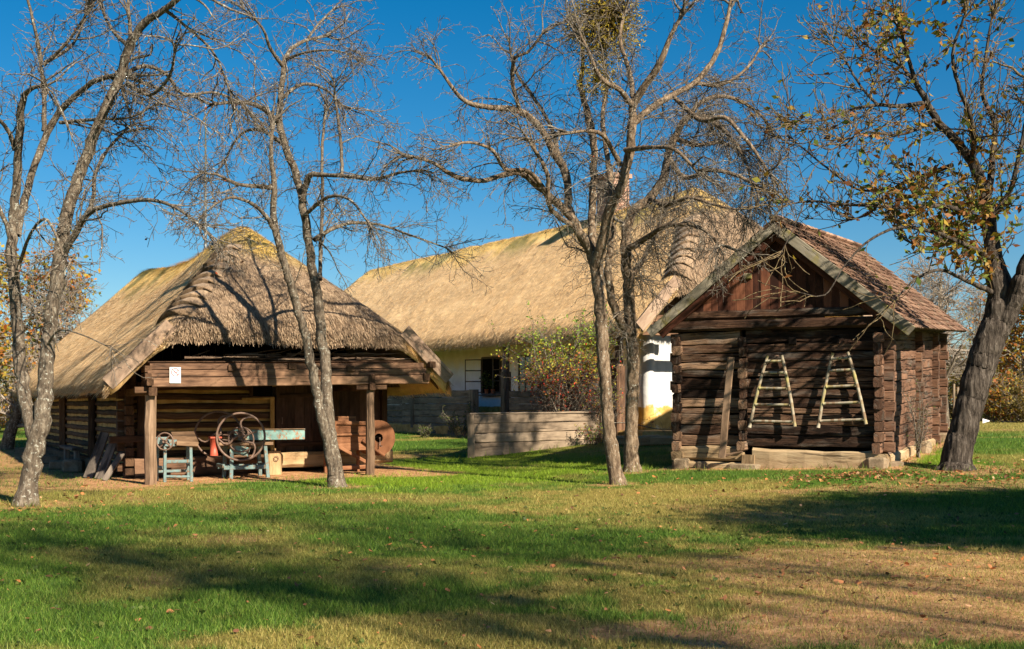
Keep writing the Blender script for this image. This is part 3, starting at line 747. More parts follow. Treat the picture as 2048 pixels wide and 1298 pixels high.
# rounded corner pilaster
m = MB(); pc = house(WQ-.02, tw-.02, 0); m.tube([(pc.x, pc.y, .5+.32*i) for i in range(12)], [.21+.015*math.sin(i*1.7) for i in range(12)], 12); m.build('corner_pilaster', M['pillar'], HOUSE)
# boarded gable above the end wall, tie beams
m = MB()
for i in range(32):
    q = 1.5+i*.2; m.beam(house(q, .75, 4.3), house(q, .75, min(5.35, 4.1+min(q, 9.4-q)*.95)), .195, .03, up=(HA.x, HA.y, 0))
m.build('gable_boarding', M['door'], HOUSE)
m = MB()
m.beam(house(.3, .45, 3.72), house(9.0, .45, 3.72), .22, .22, wob=.008, tone=.7); m.beam(house(.5, .15, 3.98), house(.5, 32, 3.90), .18, .16, wob=.006)
m.beam(house(.15, .6, 4.12), house(2.2, .6, 4.12), .2, .2, wob=.008, tone=.2)
m.build('plate_beam', M['beam'], HOUSE)
m = MB()
for t in np.arange(3, 32, 1.6): m.beam(house(.2, t, 3.80), house(1.8, t, 3.86), .12, .13)
m.each('ceiling_joist', M['log'], HOUSE)
# porch floor, step
m = MB(); m.beam(house(1.05, .3, .62), house(1.05, 32, .62), 1.5, .46, ch=.05, wob=.01, seg=50); m.build('porch_floor', M['clay'], HOUSE)
# railing of stacked boards with posts
def rail(t0, t1, ztop, zb_, n, mats, q=.35, end=False):
    mm = MB(); h = (ztop-zb_)/n
    for i in range(n): mm.beam(house(q+rnd.uniform(-.01, .01), t0, zb_+h*(i+.5)), house(q+rnd.uniform(-.01, .01), t1, zb_+h*(i+.5)+rnd.uniform(-.01, .01)), .07, h-.012, wob=.006, ch=.014)
    return mm.build('railing', mats, HOUSE)
def tpx(px, q=.35): return solve(HO+HP*q, HA, px)
rail(tpx(806), tpx(945), 2.14, .42, 7, M['greydark'])
rail(tpx(757), tpx(806), 2.08, .42, 7, M['greydark'], .42)
rail(tpx(1020), tpx(1200), 2.08, .52, 7, M['greydark'])
m = MB()
for px, w_ in ((948, .26), (1012, .20)): p = house(.35, tpx(px), 0); m.beam((p.x, p.y, .35), (p.x, p.y, 2.16), w_, w_, up=(HP.x, HP.y, 0), wob=.006)
m.each('railing_post', M['greydark'], HOUSE)
for px in (1012, 1238, 830):
    p = house(.42, tpx(px, .42), 0); m = MB()
    m.beam((p.x, p.y, .7), (p.x, p.y, 2.75), .30, .30, up=(HP.x, HP.y, 0), wob=.006, ch=.05); m.beam((p.x, p.y, 2.75), (p.x, p.y, 3.9), .21, .21, up=(HP.x, HP.y, 0), ch=.04)
    m.build('porch_post', M['greydark'] if px != 1238 else M['beam'], HOUSE)
# windows on the porch wall
def window(px0, px1, z0, z1, open_leaf=False, curtain=False, bars=2):
    t0 = solve(HO+HP*WQ, HA, px1); t1 = solve(HO+HP*WQ, HA, px0); q = WQ-.02
    f = MB()
    for (a, b) in (((t0, z0), (t1, z0)), ((t0, z1), (t1, z1))): f.beam(house(q, a[0], a[1]), house(q, b[0], b[1]), .10, .08)
    for t in (t0, t1): f.beam(house(q, t, z0), house(q, t, z1), .08, .10, up=(HP.x, HP.y, 0))
    o = f.build('window', M['greydark'], HOUSE)
    g = MB(); g.box(house(q-.005, (t0+t1)/2, (z0+z1)/2), abs(t1-t0), .03, z1-z0, (HA.x, HA.y, 0)); g.build('pane_or_dark', M['black'] if open_leaf else M['glass'], o)  # open window: a black sheet painted in for the dark room behind
    s_ = MB(); s_.beam(house(q-.10, t0-.05, z0-.05), house(q-.10, t1+.05, z0-.05), .18, .05); s_.build('sill', M['greydark'], o)
    if not open_leaf and bars:
        c = MB()
        for i in range(1, bars+1): zz = z0+(z1-z0)*i/(bars+1); c.beam(house(q-.03, t0, zz), house(q-.03, t1, zz), .03, .035)
        c.beam(house(q-.03, (t0+t1)/2, z0), house(q-.03, (t0+t1)/2, z1), .03, .035); c.build('glazing_bar', M['greydark'], o)
    if open_leaf:
        for tt, w_ in ((t1, .62), (t0, .28)):
            c = MB(); dq = Vector((-HP.x*.75+HA.x*.66, -HP.y*.75+HA.y*.66)) if tt == t1 else Vector((-HP.x, -HP.y))
            a = house(q-.06, tt, 0); b = Vector((a.x+dq.x*w_, a.y+dq.y*w_, 0))
            for zz in np.linspace(z0+.06, z1-.06, 4): c.beam((a.x, a.y, zz), (b.x, b.y, zz), .035, .04)
            for pp in (a, b): c.beam((pp.x, pp.y, z0+.04), (pp.x, pp.y, z1-.04), .04, .035, up=(1, 0, 0))
            c.build('casement', M['greydark'], o)
    if curtain:
        c = MB(); c.beam(house(q-.03, t0+.05, (z0+z1)/2), house(q-.03, (t0+t1)/2, (z0+z1)/2), .02, z1-z0-.1, wob=.01); c.build('curtain', M['bluecloth'], o)
    return t0, t1
wt0, wt1 = window(966, 1003, 2.02, 3.38, True)
window(1040, 1066, 1.95, 3.35); window(1112, 1142, 1.9, 3.3); window(838, 884, 1.95, 2.75, curtain=True, bars=0)
m = MB(); t0 = solve(HO+HP*WQ, HA, 1232); t1 = solve(HO+HP*WQ, HA, 1205)
m.box(house(WQ-.02, (t0+t1)/2, 2.0), t1-t0, .06, 2.2, (HA.x, HA.y, 0)); m.build('door', M['door'], HOUSE)
# chimney
tc = solve(HO+HP*4.7, HA, 1226); pc = house(4.7, tc, 0)
m = MB(); m.beam((pc.x, pc.y, 7.6), (pc.x, pc.y, 9.75), .85, .85, up=(HP.x, HP.y, 0), ch=.01); m.beam((pc.x, pc.y, 9.75), (pc.x, pc.y, 9.9), 1.0, 1.0, up=(HP.x, HP.y, 0), ch=.01)
ch_ = m.build('chimney', M['brick'], HOUSE)

# potted plants on the sill
def leaf_cloud(name, mat, pts, size, parent=None, loc=(0, 0, 0), flat=.5, tone=None, asp=.5, down=0.):
    """pts (N,3) leaf bases; each leaf a bent two-quad blade"""
    N = len(pts); pts = np.asarray(pts, float)
    d = rng.normal(0, 1, (N, 3)); d[:, 2] = d[:, 2]*flat-down; d /= np.linalg.norm(d, axis=1)[:, None]
    r = np.cross(d, rng.normal(0, 1, (N, 3))); r /= np.linalg.norm(r, axis=1)[:, None]+1e-9
    nn = np.cross(d, r)
    L_ = (size*rng.uniform(.6, 1.3, N))[:, None]; w_ = L_*asp*.5
    a = pts; b = pts+d*L_*.5+nn*L_*.08; c = pts+d*L_-nn*L_*.04
    V = np.stack([a, b+r*w_, c, b-r*w_], 1).reshape(-1, 3)
    t = rng.random(N) if tone is None else tone
    return raw_mesh(name, V, np.arange(N*4).reshape(-1, 4), mat, parent, loc, {'tone': np.repeat(t, 4)})
for i, (f, hh, lab) in enumerate(((.62, .62, 'bushy green pot plant, left of the pair on the open window sill'), (.28, .34, 'small pot plant, right of the pair on the open window sill'))):
    p = house(WQ-.14, wt0+(wt1-wt0)*f, 2.03)
    T = thing('potted_plant', lab, 'pot plant', p, 'pot plants on the open window sill')
    m = MB(); m.tube([p, p+Vector((0, 0, .06)), p+Vector((0, 0, .17))], [.06, .075, .09], 12); m.build('pot', M['terracotta'], T)
    N = int(260*hh/.5); pp = rng.normal(0, 1, (N, 3)); pp /= np.linalg.norm(pp, axis=1)[:, None]; pp *= (rng.random(N)**.4)[:, None]*np.array([.22, .22, .30])*hh/.5
    leaf_cloud('foliage', M['leaf_green'], pp+np.array([p.x, p.y, p.z+.17+.28*hh/.5]), .08, T)

# plank wall of the raised bed
wa = at(945, 0, 32.7); wb = at(1206, 0, 34.6)
PW = thing('plank_wall', 'low wall of weathered grey planks round a raised bed before the house porch', 'wall', (wa.x, wa.y, .15))
m = MB()
hs = [.40, .26, .26, .25]; z0 = .16
for i, h in enumerate(hs):
    m.beam((wa.x, wa.y, z0+h/2), (wb.x, wb.y, z0+h/2+.06), .09, h-.012, wob=.007, ch=.018, tone=rnd.uniform(.4, .9)); z0 += h
m.beam((wa.x-.1, wa.y-.01, z0+.03), (wb.x, wb.y-.01, z0+.07), .16, .05, wob=.005)
m.build('plank', M['grey'], PW)
m = MB(); m.beam((wa.x-.03, wa.y-.13, .02), (wa.x-.05, wa.y-.13, 1.34), .19, .16, up=(0, 1, 0), wob=.006, tone=.8); m.build('post', M['grey'], PW)
m = MB(); m.beam((wb.x, wb.y-.1, .4), (wb.x, wb.y-.1, 1.5), .16, .14, up=(0, 1, 0)); m.build('post', M['grey'], PW)
m = MB(); m.beam((wa.x, wa.y, .7), (wa.x+1.0, wa.y+4.4, .9), .09, .95); m.build('return_plank', M['grey'], PW)

# stone blocks of the porch step
for i, (px, Y, sx, sz, lab) in enumerate(((1268, 33.0, .9, .26, 'long clay-stained kerb block left of the notched one before the house end'), (1300, 32.6, .42, .30, 'short notched kerb block in the middle of the row before the house end'), (1334, 32.3, .85, .26, 'kerb block at the right of the row, touching the dark granary corner in view'))):
    p = at(px, 0, Y); g = g1(p.x, p.y); m = MB(); m.beam((p.x-sx/2, p.y+.1, g+sz/2-.03), (p.x+sx/2, p.y-.1, g+sz/2-.03), .35, sz, wob=.02, ch=.05)
    o = m.build('kerb_block', M['sill'], None); tagit(o, lab, 'block', 'kerb blocks before the house end')

# ------------------------------------------------------------------ GRANARY
q0 = gran(2.2, 3.5, 0); GRAN = thing('log_granary', 'dark log granary with boarded gable and red tiled roof standing on stones', 'granary', (q0.x, q0.y, .4))
GW = 4.43; GL = 7.2
def gxy(s_, u_): p = GO+GD*s_+GB*u_; return Vector((p.x, p.y))
def gpx(px): return solve(GO, GD, px)
sc = gpx(1487)
m = MB()
n = 12; zt = 3.12; z0 = .72
z = z0
for i in range(n):
    h = (zt-z0)/n*rnd.choice((.62, .85, .95, 1.05, 1.2, 1.4))
    cut = sc+rnd.uniform(-.02, .02)
    for (a, b) in ((-.02, cut-.06), (cut+.06, GW-.02)):
        dz = rnd.uniform(-.015, .015)
        m.beam(gran(a, .09+rnd.uniform(-.015, .02), z+h/2+dz), gran(b, .09+rnd.uniform(-.015, .02), z+h/2-dz), .20, h-.010, wob=.015, ch=.018, tone=rnd.random())
    z += h
zt = z
m.build('log_wall', M['gran'], GRAN)
m = MB(); m.beam(gran(.1, .22, 1.9), gran(GW-.1, .22, 1.9), .05, 2.8); m.build('gap_blackout', M['black'], GRAN)  # added black slab, stops light seeping between the logs
# pale bottom timbers
m = MB(); m.beam(gran(.02, .05, .565), gran(sc, .05, .565), .24, .30, wob=.012, ch=.05, tone=.5); m.beam(gran(.02, .03, .29), gran(sc, .03, .27), .24, .20, wob=.012, ch=.05, tone=.7)
m.beam(gran(sc+.22, .03, .47), gran(GW-.1, .03, .46), .28, .48, wob=.014, ch=.05, tone=.8, h1=.46, sag=.05)
m.beam(gran(sc+.13, -.03, .22), gran(sc+.13, -.03, .55), .30, .20, up=(GB.x, GB.y, 0), wob=.01)
m.build('sill_log', M['granpale'], GRAN)
# crossing log ends: left corner, partition, right corner
def ends(s_, z0, z1, n, L0, w_, mat, name='log_end', u1=.2):
    mm = MB()
    h = (z1-z0)/n
    for i in range(n): mm.beam(gran(s_+rnd.uniform(-.03, .03), -L0*rnd.uniform(.6, 1.15), z0+h*(i+.5)), gran(s_, u1, z0+h*(i+.5)), w_*rnd.uniform(.8, 1.1), h*rnd.uniform(.84, .97), wob=.012, ch=.024, tone=rnd.random())
    return mm.build(name, mat, GRAN)
ends(.05, .62, 3.1, 12, .16, .19, M['gran']); ends(sc, .62, 3.05, 11, .14, .17, M['gran']); ends(GW-.10, .62, 3.08, 11, .20, .20, M['granside'])
ends(.05, .20, .60, 2, .14, .24, M['granpale']); ends(GW-.08, .18, .62, 2, .20, .24, M['granpale'])
# front logs' ends past the right corner and the left corner
m = MB()
for i in range(12):
    zz = .75+i*.205
    m.beam(gran(GW-.1, .10, zz), gran(GW+rnd.uniform(.10, .20), .10, zz), .17, .198, wob=.008, ch=.02)
m.build('log_end', M['granside'], GRAN); m = MB()
for i in range(12):
    zz = .75+i*.205
    m.beam(gran(.1, .10, zz+.04), gran(-rnd.uniform(.06, .15), .10, zz+.04), .17, .198, wob=.008, ch=.02)
m.build('log_end', M['granside'], GRAN)
# side walls with log end columns at partitions
def gside(s_, out, mat, name):
    mm = MB(); z = .45; i = 0
    while z < 3.2:
        h = rnd.uniform(.20, .27)
        for (a, b) in ((.2, 3.45), (3.6, 5.85), (6.0, 7.15)): mm.beam(gran(s_, a, z+h/2), gran(s_, b, z+h/2), .17, h-.012, wob=.010, ch=.02, tone=rnd.random())
        z += h
    return mm.build(name, mat, GRAN)
gside(GW-.06, 1, M['granside'], 'side_wall'); gside(.06, -1, M['gran'], 'side_wall')
for u_ in (3.52, 5.92, 7.1):
    m = MB()
    for i in range(12): m.beam(gran(GW-.1, u_, .5+i*.225), gran(GW+rnd.uniform(.14, .22), u_, .5+i*.225), .17, .218, wob=.008, ch=.02)
    m.build('log_end', M['granside'], GRAN); m = MB()
    for i in range(12): m.beam(gran(.1, u_, .5+i*.225), gran(-rnd.uniform(.1, .16), u_, .5+i*.225), .17, .218, wob=.008, ch=.02)
    m.build('log_end', M['granside'], GRAN)
m = MB(); m.beam(gran(GW-.04, .2, .42), gran(GW-.04, 7.1, .36), .26, .34, wob=.012, ch=.05); m.beam(gran(.04, .2, .40), gran(.04, 7.1, .40), .26, .30, wob=.012, ch=.05); m.build('side_sill', M['granpale'], GRAN)
m = MB()
for i in range(12): m.beam(gran(0, 7.15, .5+i*.225), gran(GW, 7.15, .5+i*.225), .18, .21, wob=.008, ch=.03)
m.build('back_wall', M['gran'], GRAN)
m = MB(); m.beam(gran(2.2, 3.6, 3.3), gran(2.2, 3.61, 3.3), .01, .01); 
# interior floor to keep the inside dark
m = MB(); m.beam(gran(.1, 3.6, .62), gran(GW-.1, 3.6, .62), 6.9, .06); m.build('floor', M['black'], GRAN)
# top plates under the gable
m = MB(); m.beam(gran(-.06, -.02, zt+.13), gran(GW+.05, -.02, zt+.10), .26, .22, wob=.010, ch=.05, tone=.3); m.beam(gran(.1, .02, zt+.36), gran(GW-.02, .02, zt+.33), .20, .18, wob=.008, ch=.04, tone=.2)
m.beam(gran(-.02, 0, zt+.12), gran(-.02, 7.2, zt+.12), .2, .2, wob=.006); m.beam(gran(GW+.02, 0, zt+.02), gran(GW+.02, 7.2, zt+.02), .2, .18, wob=.006)
m.build('plate_beam', M['gran'], GRAN)
m = MB()
for px in (1586, 1672): m.box(gran(gpx(px), -.03, 2.93), .15, .05, .15, (GD.x, GD.y, 0), tone=.0)
m.each('dark_beam_hole', M['black'], GRAN)  # black blocks painted in for the dark of the beam holes
# gable boards
AP = (2.24, 5.43)   # apex s, z
def roof_z(s_): return AP[1]-(AP[1]-3.25)/(AP[0]+.5)*abs(s_-AP[0]) if s_ < AP[0] else AP[1]-(AP[1]-3.15)/(4.98-AP[0])*abs(s_-AP[0])
m = MB(); s_ = .12
while s_ < GW-.1:
    w_ = rnd.uniform(.14, .22)
    zt_ = min(roof_z(s_), roof_z(s_+w_))-.12
    if zt_ > zt+.45: m.beam(gran(s_+w_/2, .0, zt+.38), gran(s_+w_/2, .0, zt_), w_-.006, .03, up=(GB.x, GB.y, 0), ch=.003, tone=rnd.random())
    s_ += w_
m.build('gable_boards', M['gable'], GRAN)
m = MB(); m.box(gran(gpx(1497), -.02, 4.33), .15, .10, .12, (GD.x, GD.y, 0), tone=.9); m.build('purlin_end', M['granbarge'], GRAN)
# barge boards (outer) and inner rafters
m = MB(); m.beam(gran(-.52, -.26, 3.17), gran(AP[0]+.02, -.26, AP[1]-.07), .045, .21, wob=.003, ch=.008, tone=.9); m.build('barge_board', M['granbarge'], GRAN)
m = MB(); m.beam(gran(5.0, -.26, 3.06), gran(AP[0]-.02, -.262, AP[1]-.07), .045, .22, wob=.003, ch=.008, tone=.3); m.build('barge_board', M['granbarge'], GRAN)
m = MB(); m.beam(gran(-.30, -.12, 3.13), gran(AP[0], -.12, AP[1]-.30), .10, .15, wob=.004); m.beam(gran(4.75, -.12, 3.05), gran(AP[0], -.12, AP[1]-.30), .10, .15, wob=.004)
m.each('rafter', M['gable'], GRAN)
# roof: sheathing and tiles
def m_tile():
    m = NT('old_roof_tile', .85, .15); p = m.obj()
    t = m.attr('tone'); f = m.noise(p, 7, 6, .7)
    c = m.ramp(m.math('ADD', m.math('MULTIPLY', t, .6), m.math('MULTIPLY', f, .5)), [(.2, (.07, .042, .03)), (.5, (.18, .105, .075)), (.8, (.32, .205, .145))])
    c = m.mix(m.smooth(m.noise(p, 4, 6, .7), .56, .68), c, (.24, .22, .16))
    m.colour(c); m.bump(m.noise(p, 30, 5, .7), .5, .01); return m.m
M['tile'] = m_tile()
def slope(side):
    sa, za = AP; se, ze = (-.50, 3.20) if side < 0 else (4.98, 3.12)
    L_ = math.hypot(sa-se, za-ze); ds = (se-sa)/L_; dz = (ze-za)/L_
    sh = MB(); a = gran((sa+se)/2, 3.6, (za+ze)/2+.01); 
    sh.beam(gran((sa+se)/2, -.24, (za+ze)/2+.005), gran((sa+se)/2, 7.7, (za+ze)/2+.005), L_, .05, up=Vector((GD.x*-dz*(1 if side > 0 else -1), GD.y*-dz*(1 if side > 0 else -1), abs(ds))), ch=.01)
    V = []; UV = []
    sh.build('roof_boarding', M['gran'], GRAN)
    mm = MB(); rows = 19; rh = L_/rows; nu = 46; wu = 8.1/nu
    nrm = Vector((GD.x*(-dz)*side, GD.y*(-dz)*side, abs(ds))).normalized()
    for r in range(rows):
        for c in range(nu+1):
            u = -.16+wu*(c+(.5 if r % 2 else 0)); 
            if u > 7.7: continue
            k0 = r*rh-.05; k1 = (r+1)*rh+.05
            j = rnd.uniform(-.010, .012)
            P0 = gran(sa+ds*k0, u, za+dz*k0)+nrm*(.035+j*.3); P1 = gran(sa+ds*(k1+rnd.uniform(-.015, .02)), u+rnd.uniform(-.012, .012), za+dz*k1)+nrm*(.075+j)
            mm.beam(P0, P1, wu-.012, .018, up=nrm, ch=.003, tone=rnd.random())
    return mm.build('roof_tiles', M['tile'], GRAN)
slope(1); slope(-1)
m = MB()
for i in range(22): m.beam(gran(AP[0], -.26+i*.37, AP[1]+.07), gran(AP[0], -.26+i*.37+.40, AP[1]+.085), .24, .10, ch=.045, tone=rnd.random())
m.build('ridge_tiles', M['tile'], GRAN)
# foundation stones: lift-away things
for i, (s_, u_, sx, sy, sz, lab) in enumerate(((.15, -.02, .36, .3, .26, 'squared stone under the left front corner of the dark granary'), (.62, -.05, .22, .22, .18, 'small brown block between the left corner stone and the partition, under the granary'),
        (sc+.05, -.08, .75, .34, .14, 'flat slab of stone below the partition, under the granary front'), (4.30, -.02, .42, .36, .26, 'squared stone under the right front corner of the granary'),
        (4.55, 3.5, .45, .40, .30, 'pale stone under the middle of the granary right side'), (4.62, 3.9, .25, .2, .16, 'small round white stone in the grass by the middle of the granary right side'), (4.50, 6.9, .5, .42, .26, 'pale stone under the far right corner of the granary'))):
    p = gran(s_, u_, 0); g = g1(p.x, p.y); m = MB(); m.rock((p.x, p.y, g+sz/2-.05), sx, sy, sz+.04, rot=-.49, sq=.35)
    o = m.build('foundation_stone', M['stone']); tagit(o, lab, 'stone', 'stones under the granary')
m = MB()
for i in range(7):
    p = gran(sc+.5+i*.42, .35, 0); m.rock((p.x, p.y, g1(p.x, p.y)+.02), .4, .3, .16, rot=rnd.random())
o = m.build('rubble', M['darkstone']); tagit(o, 'dark rubble in the gap below the granary front', 'rubble', kind='stuff')
for (s_, L_, lab, ang) in ((gpx(1462), 0, None, 0),):
    a = gran(gpx(1455), -.36, .50); b = gran(gpx(1466), -.15, 2.62)
    m = MB(); m.beam(a, b, .15, .05, up=(GB.x, GB.y, 0), wob=.006, ch=.008, tone=.8); o = m.build('leaning_plank', M['post']); tagit(o, 'tall narrow brown plank leaning upright against the dark granary front', 'plank')
a = gran(gpx(1447), -.22, .52); b = gran(gpx(1490), -.18, .62); m = MB(); m.beam(a, b, .06, .07, wob=.006, h1=.03); o = m.build('broken_board', M['post']); tagit(o, 'short broken piece of wood lying at the foot of the leaning plank', 'board')
# the two ladder racks hanging on the wall
def m_rack():
    m = NT('peeled_birch_pole', .8, .2); o = m.uv()
    s_ = m.n('ShaderNodeSeparateXYZ'); m.l(o, s_.inputs[0])
    f = m.noise(m.mapv(o, (9, .6, 1)), 1.0, 3, .6)
    c = m.ramp(m.smooth(f, .44, .52), [(0, (.16, .10, .06)), (1, (.30, .275, .215))])
    c = m.mix(m.smooth(m.noise(m.obj(), 2.5, 5, .6), .50, .68), c, (.30, .27, .10))
    m.colour(c); m.bump(f, .4, .005); return m.m
M['rack'] = m_rack()
def pole(mb, a, b, r0, r1, bend=0., n=18):
    a = Vector(a); b = Vector(b); pts = []; rs = []
    ax = (b-a).normalized(); off = Vector((0, -1, 0))
    for i in range(n+1):
        k = i/n; pts.append(a.lerp(b, k)+Vector((bend*math.sin(k*math.pi), 0, 0))); rs.append((r0+(r1-r0)*k)*(1+rnd.uniform(-.10, .10)))
    base = len(mb.v); mb.tube(pts, rs, 8)
    k = 0; L_ = (b-a).length; u0 = rnd.random()*20
    # uv: u along the pole
    idx = len(mb.uv)-((n)*8*4+16)
    for i in range(n):
        for q in range(8):
            mb.uv[idx:idx+4] = [(u0+L_*(i+1)/n, q*.02), (u0+L_*(i+1)/n, q*.02), (u0+L_*i/n, q*.02), (u0+L_*i/n, q*.02)]; idx += 4
def rack(name, label):
    T = thing(name, label, 'ladder rack', (0, 0, 0), 'ladder racks on the granary front')
    H_ = 1.52; wt, wb = .30, .92
    m = MB(); pole(m, (-wb/2-.02, 0, 0), (-wt/2+.0, 0, H_), .038, .034, -.02); m.build('rail', M['rack'], T)
    m = MB(); pole(m, (wb/2+.02, 0, .04), (wt/2, 0, H_), .038, .034, .02); m.build('rail', M['rack'], T)
    for k in (.09, .32, .545, .76, .92):
        w_ = wb+(wt-wb)*k; z = H_*k
        m = MB(); pole(m, (-w_/2, -.025, z), (w_/2, -.025, z), .028, .028, 0, 12); m.build('rung', M['rack'], T)
    return T
def place(T, px, py, rz, tilt=0.):
    s_ = gpx(px); p = gran(s_, -.19, 0); Y = p.y
    T.location = (p.x, p.y, EYE-(py-HY)*Y/F); T.rotation_euler = (R(-4), tilt, rz)
r1 = rack('ladder_rack', 'pale A-shaped ladder rack nearer the leaning plank on the granary front')
rz = math.atan2(GD.y, GD.x)
place(r1, 1549, 856, rz, R(1))
r2 = r1.copy(); COL.objects.link(r2); r2['label'] = 'greenish A-shaped ladder rack nearer the right corner of the granary front'
for ch in list(r1.children): c = ch.copy(); COL.objects.link(c); c.parent = r2
place(r2, 1688, 854, rz, R(-1)); r2.rotation_euler = (R(-4), R(-2.2), rz)
HK = [(1557, 712), (1687, 712)]
for i, (px, py) in enumerate(HK):
    s_ = gpx(px); p = gran(s_, 0, 0); z = EYE-(py-HY)*p.y/F
    m = MB(); m.tube([gran(s_, .02, 0)*1+Vector((0, 0, z-gran(s_, .02, 0).z)), Vector((p.x, p.y, z))-Vector((GB.x, GB.y, 0))*.24], .012, 6); m.build('peg', M['iron'], GRAN)

# ------------------------------------------------------------------ MACHINES UNDER THE BARN PORCH
bd3 = Vector((BD.x, BD.y, 0)); bb3 = Vector((BB.x, BB.y, 0)); zz3 = Vector((0, 0, 1))
def ring(mb, c, ax, up, r, tr, n=36, tone=.5, flat=1.):
    ax = Vector(ax).normalized(); up = Vector(up).normalized(); c = Vector(c)
    mb.tube([c+ax*r*math.cos(2*math.pi*i/n)+up*r*math.sin(2*math.pi*i/n) for i in range(n)], tr, 8, closed=True, tone=tone, flat=flat)
def wheel(parent, c, ax, up, r, tr, nsp, curved=.5, name='flywheel', hub=.05, crank=False):
    ax = Vector(ax).normalized(); up = Vector(up).normalized(); nrm = ax.cross(up); c = Vector(c)
    m = MB(); ring(m, c, ax, up, r, tr)
    o = m.build(name, M['iron'], parent)
    for k in range(nsp):
        a0 = 2*math.pi*k/nsp+.6; pts = []
        for j in range(9):
            f = j/8; a = a0+curved*math.sin(f*math.pi)*(1-.2*f)+curved*.4*f; rr = hub*.6+(r-hub*.6)*f
            pts.append(c+ax*rr*math.cos(a)+up*rr*math.sin(a))
        m = MB(); m.tube(pts, [tr*(1.15-.4*j/8) for j in range(9)], 8); m.build('spoke', M['iron'], o)
    m = MB(); m.tube([c-nrm*.06, c+nrm*.06], hub, 14); m.build('hub', M['iron'], o)
    return o
# maize sheller
P = barn(.62, .75, 0); g = g1(P.x, P.y)
SH = thing('maize_sheller', 'small blue-legged hand machine with a tilted wooden lid and little iron wheel', 'maize sheller', (P.x, P.y, g))
def sp(a, b, z): return P+bd3*a+bb3*b+zz3*(g-P.z+z)
ax_ = .30
for (a, b) in ((-.28, .20), (-.22, -.22), (.30, -.22), (.34, .20)):
    m = MB(); m.beam(sp(a*1.05, b*1.1, 0), sp(a, b, .74), .06, .06, up=bd3, ch=.005); m.build('leg', M['blue'], SH)
m = MB()
m.beam(sp(-.26, -.22, .30), sp(-.28, .2, .30), .03, .06); m.beam(sp(.30, -.22, .34), sp(.34, .2, .34), .03, .06); m.beam(sp(-.22, -.23, .42), sp(.30, -.23, .42), .03, .07); m.beam(sp(-.28, .21, .2), sp(.34, .21, .2), .03, .06)
m.beam(sp(-.22, -.24, .12), sp(.30, -.24, .10), .03, .05); m.build('stretcher', M['blue'], SH)
m = MB(); m.beam(sp(-.26, 0, .80), sp(.02, 0, .80), .42, .14, ch=.01); m.beam(sp(-.50, .12, .84), sp(-.1, .12, .84), .10, .16); m.build('body', M['blue'], SH)
m = MB(); m.beam(sp(-.02, -.05, .90), sp(.46, -.05, .90), .50, .035, up=(-bb3*.55+zz3).normalized(), wob=.003); m.beam(sp(.0, -.28, .80), sp(.44, -.28, .77), .03, .10); m.build('lid', M['tablewood'], SH)
wheel(SH, sp(-.24, -.30, .84), bd3*.75-bb3*.5, zz3, .175, .016, 4, .3, 'hand_wheel', .03)
m = MB(); m.tube([sp(-.24, -.28, .84), sp(-.22, .1, .84)], .015, 8); m.build('axle', M['iron'], SH)
# chaff cutter
P2 = barn(2.10, .95, 0); g2 = g1(P2.x, P2.y); 
def cp(a, b, z): return P2+bd3*a+bb3*b+zz3*(g2-P2.z+z)
CC = thing('chaff_cutter', 'chaff cutter with two large rusty flywheels and a long turquoise feed trough', 'chaff cutter', (P2.x, P2.y, g2))
for (a, b) in ((-.26, -.22), (.46, -.22), (-.26, .28), (.46, .28)):
    m = MB(); m.beam(cp(a*1.12, b*1.15, 0), cp(a, b, .70), .075, .075, up=bd3, ch=.006); m.build('leg', M['blue'], CC)
m = MB(); m.beam(cp(-.44, -.24, .24), cp(.48, -.24, .24), .05, .09); m.beam(cp(-.44, .29, .24), cp(.48, .29, .24), .05, .09); m.beam(cp(-.44, -.24, .28), cp(-.44, .29, .28), .05, .08); m.beam(cp(.47, -.24, .28), cp(.47, .29, .28), .05, .08); m.build('stretcher', M['blue'], CC)
m = MB(); m.beam(cp(-.55, .02, .74), cp(.62, .02, .74), .62, .07, wob=.004); m.build('table_top', M['tablewood'], CC)
m = MB()
m.beam(cp(-.1, .20, .93), cp(1.38, .20, .93), .03, .22, ch=.004); m.beam(cp(-.1, -.12, .93), cp(1.38, -.12, .93), .03, .22, ch=.004); m.beam(cp(-.1, .04, .83), cp(1.38, .04, .83), .34, .03, ch=.004)
for a in (.05, .75, 1.3): m.beam(cp(a, -.14, 1.045), cp(a+.08, -.14, 1.045), .05, .02)
m.build('feed_trough', M['turq'], CC)
m = MB(); m.beam(cp(-.1, -.142, 1.047), cp(1.36, -.142, 1.047), .05, .018, tone=.8); m.build('trough_edge', M['tablewood'], CC)
m = MB(); m.beam(cp(.1, -.25, .56), cp(-.3, -.25, .66), .03, .2); m.build('side_panel', M['turq'], CC)
m = MB(); m.tube([cp(-.62, -.15, .50), cp(-.62, -.15, .86)], .085, 10); m.beam(cp(-.72, -.15, .88), cp(-.48, -.15, .88), .2, .04); m.build('red_casing', M['redpaint'], CC)
fw = (bd3*.93+bb3*-.36).normalized()
wheel(CC, cp(-.13, -.44, .90), fw, zz3, .50, .024, 3, .9, 'flywheel', .06)
wheel(CC, cp(-.38, .42, .93), fw, zz3, .50, .022, 3, .9, 'flywheel', .06)
m = MB(); ring(m, cp(-.10, -.36, .84), fw, zz3, .26, .018); m.build('ratchet_ring', M['iron'], CC)
m = MB(); m.tube([cp(-.13, -.5, .90), cp(-.38, .48, .93)], .022, 8); m.tube([cp(-.13, -.5, .9), cp(-.02, -.55, .94), cp(.12, -.60, 1.0)], .016, 8); m.tube([cp(-.35, -.2, .98), cp(.1, -.2, 1.0)], .03, 8)
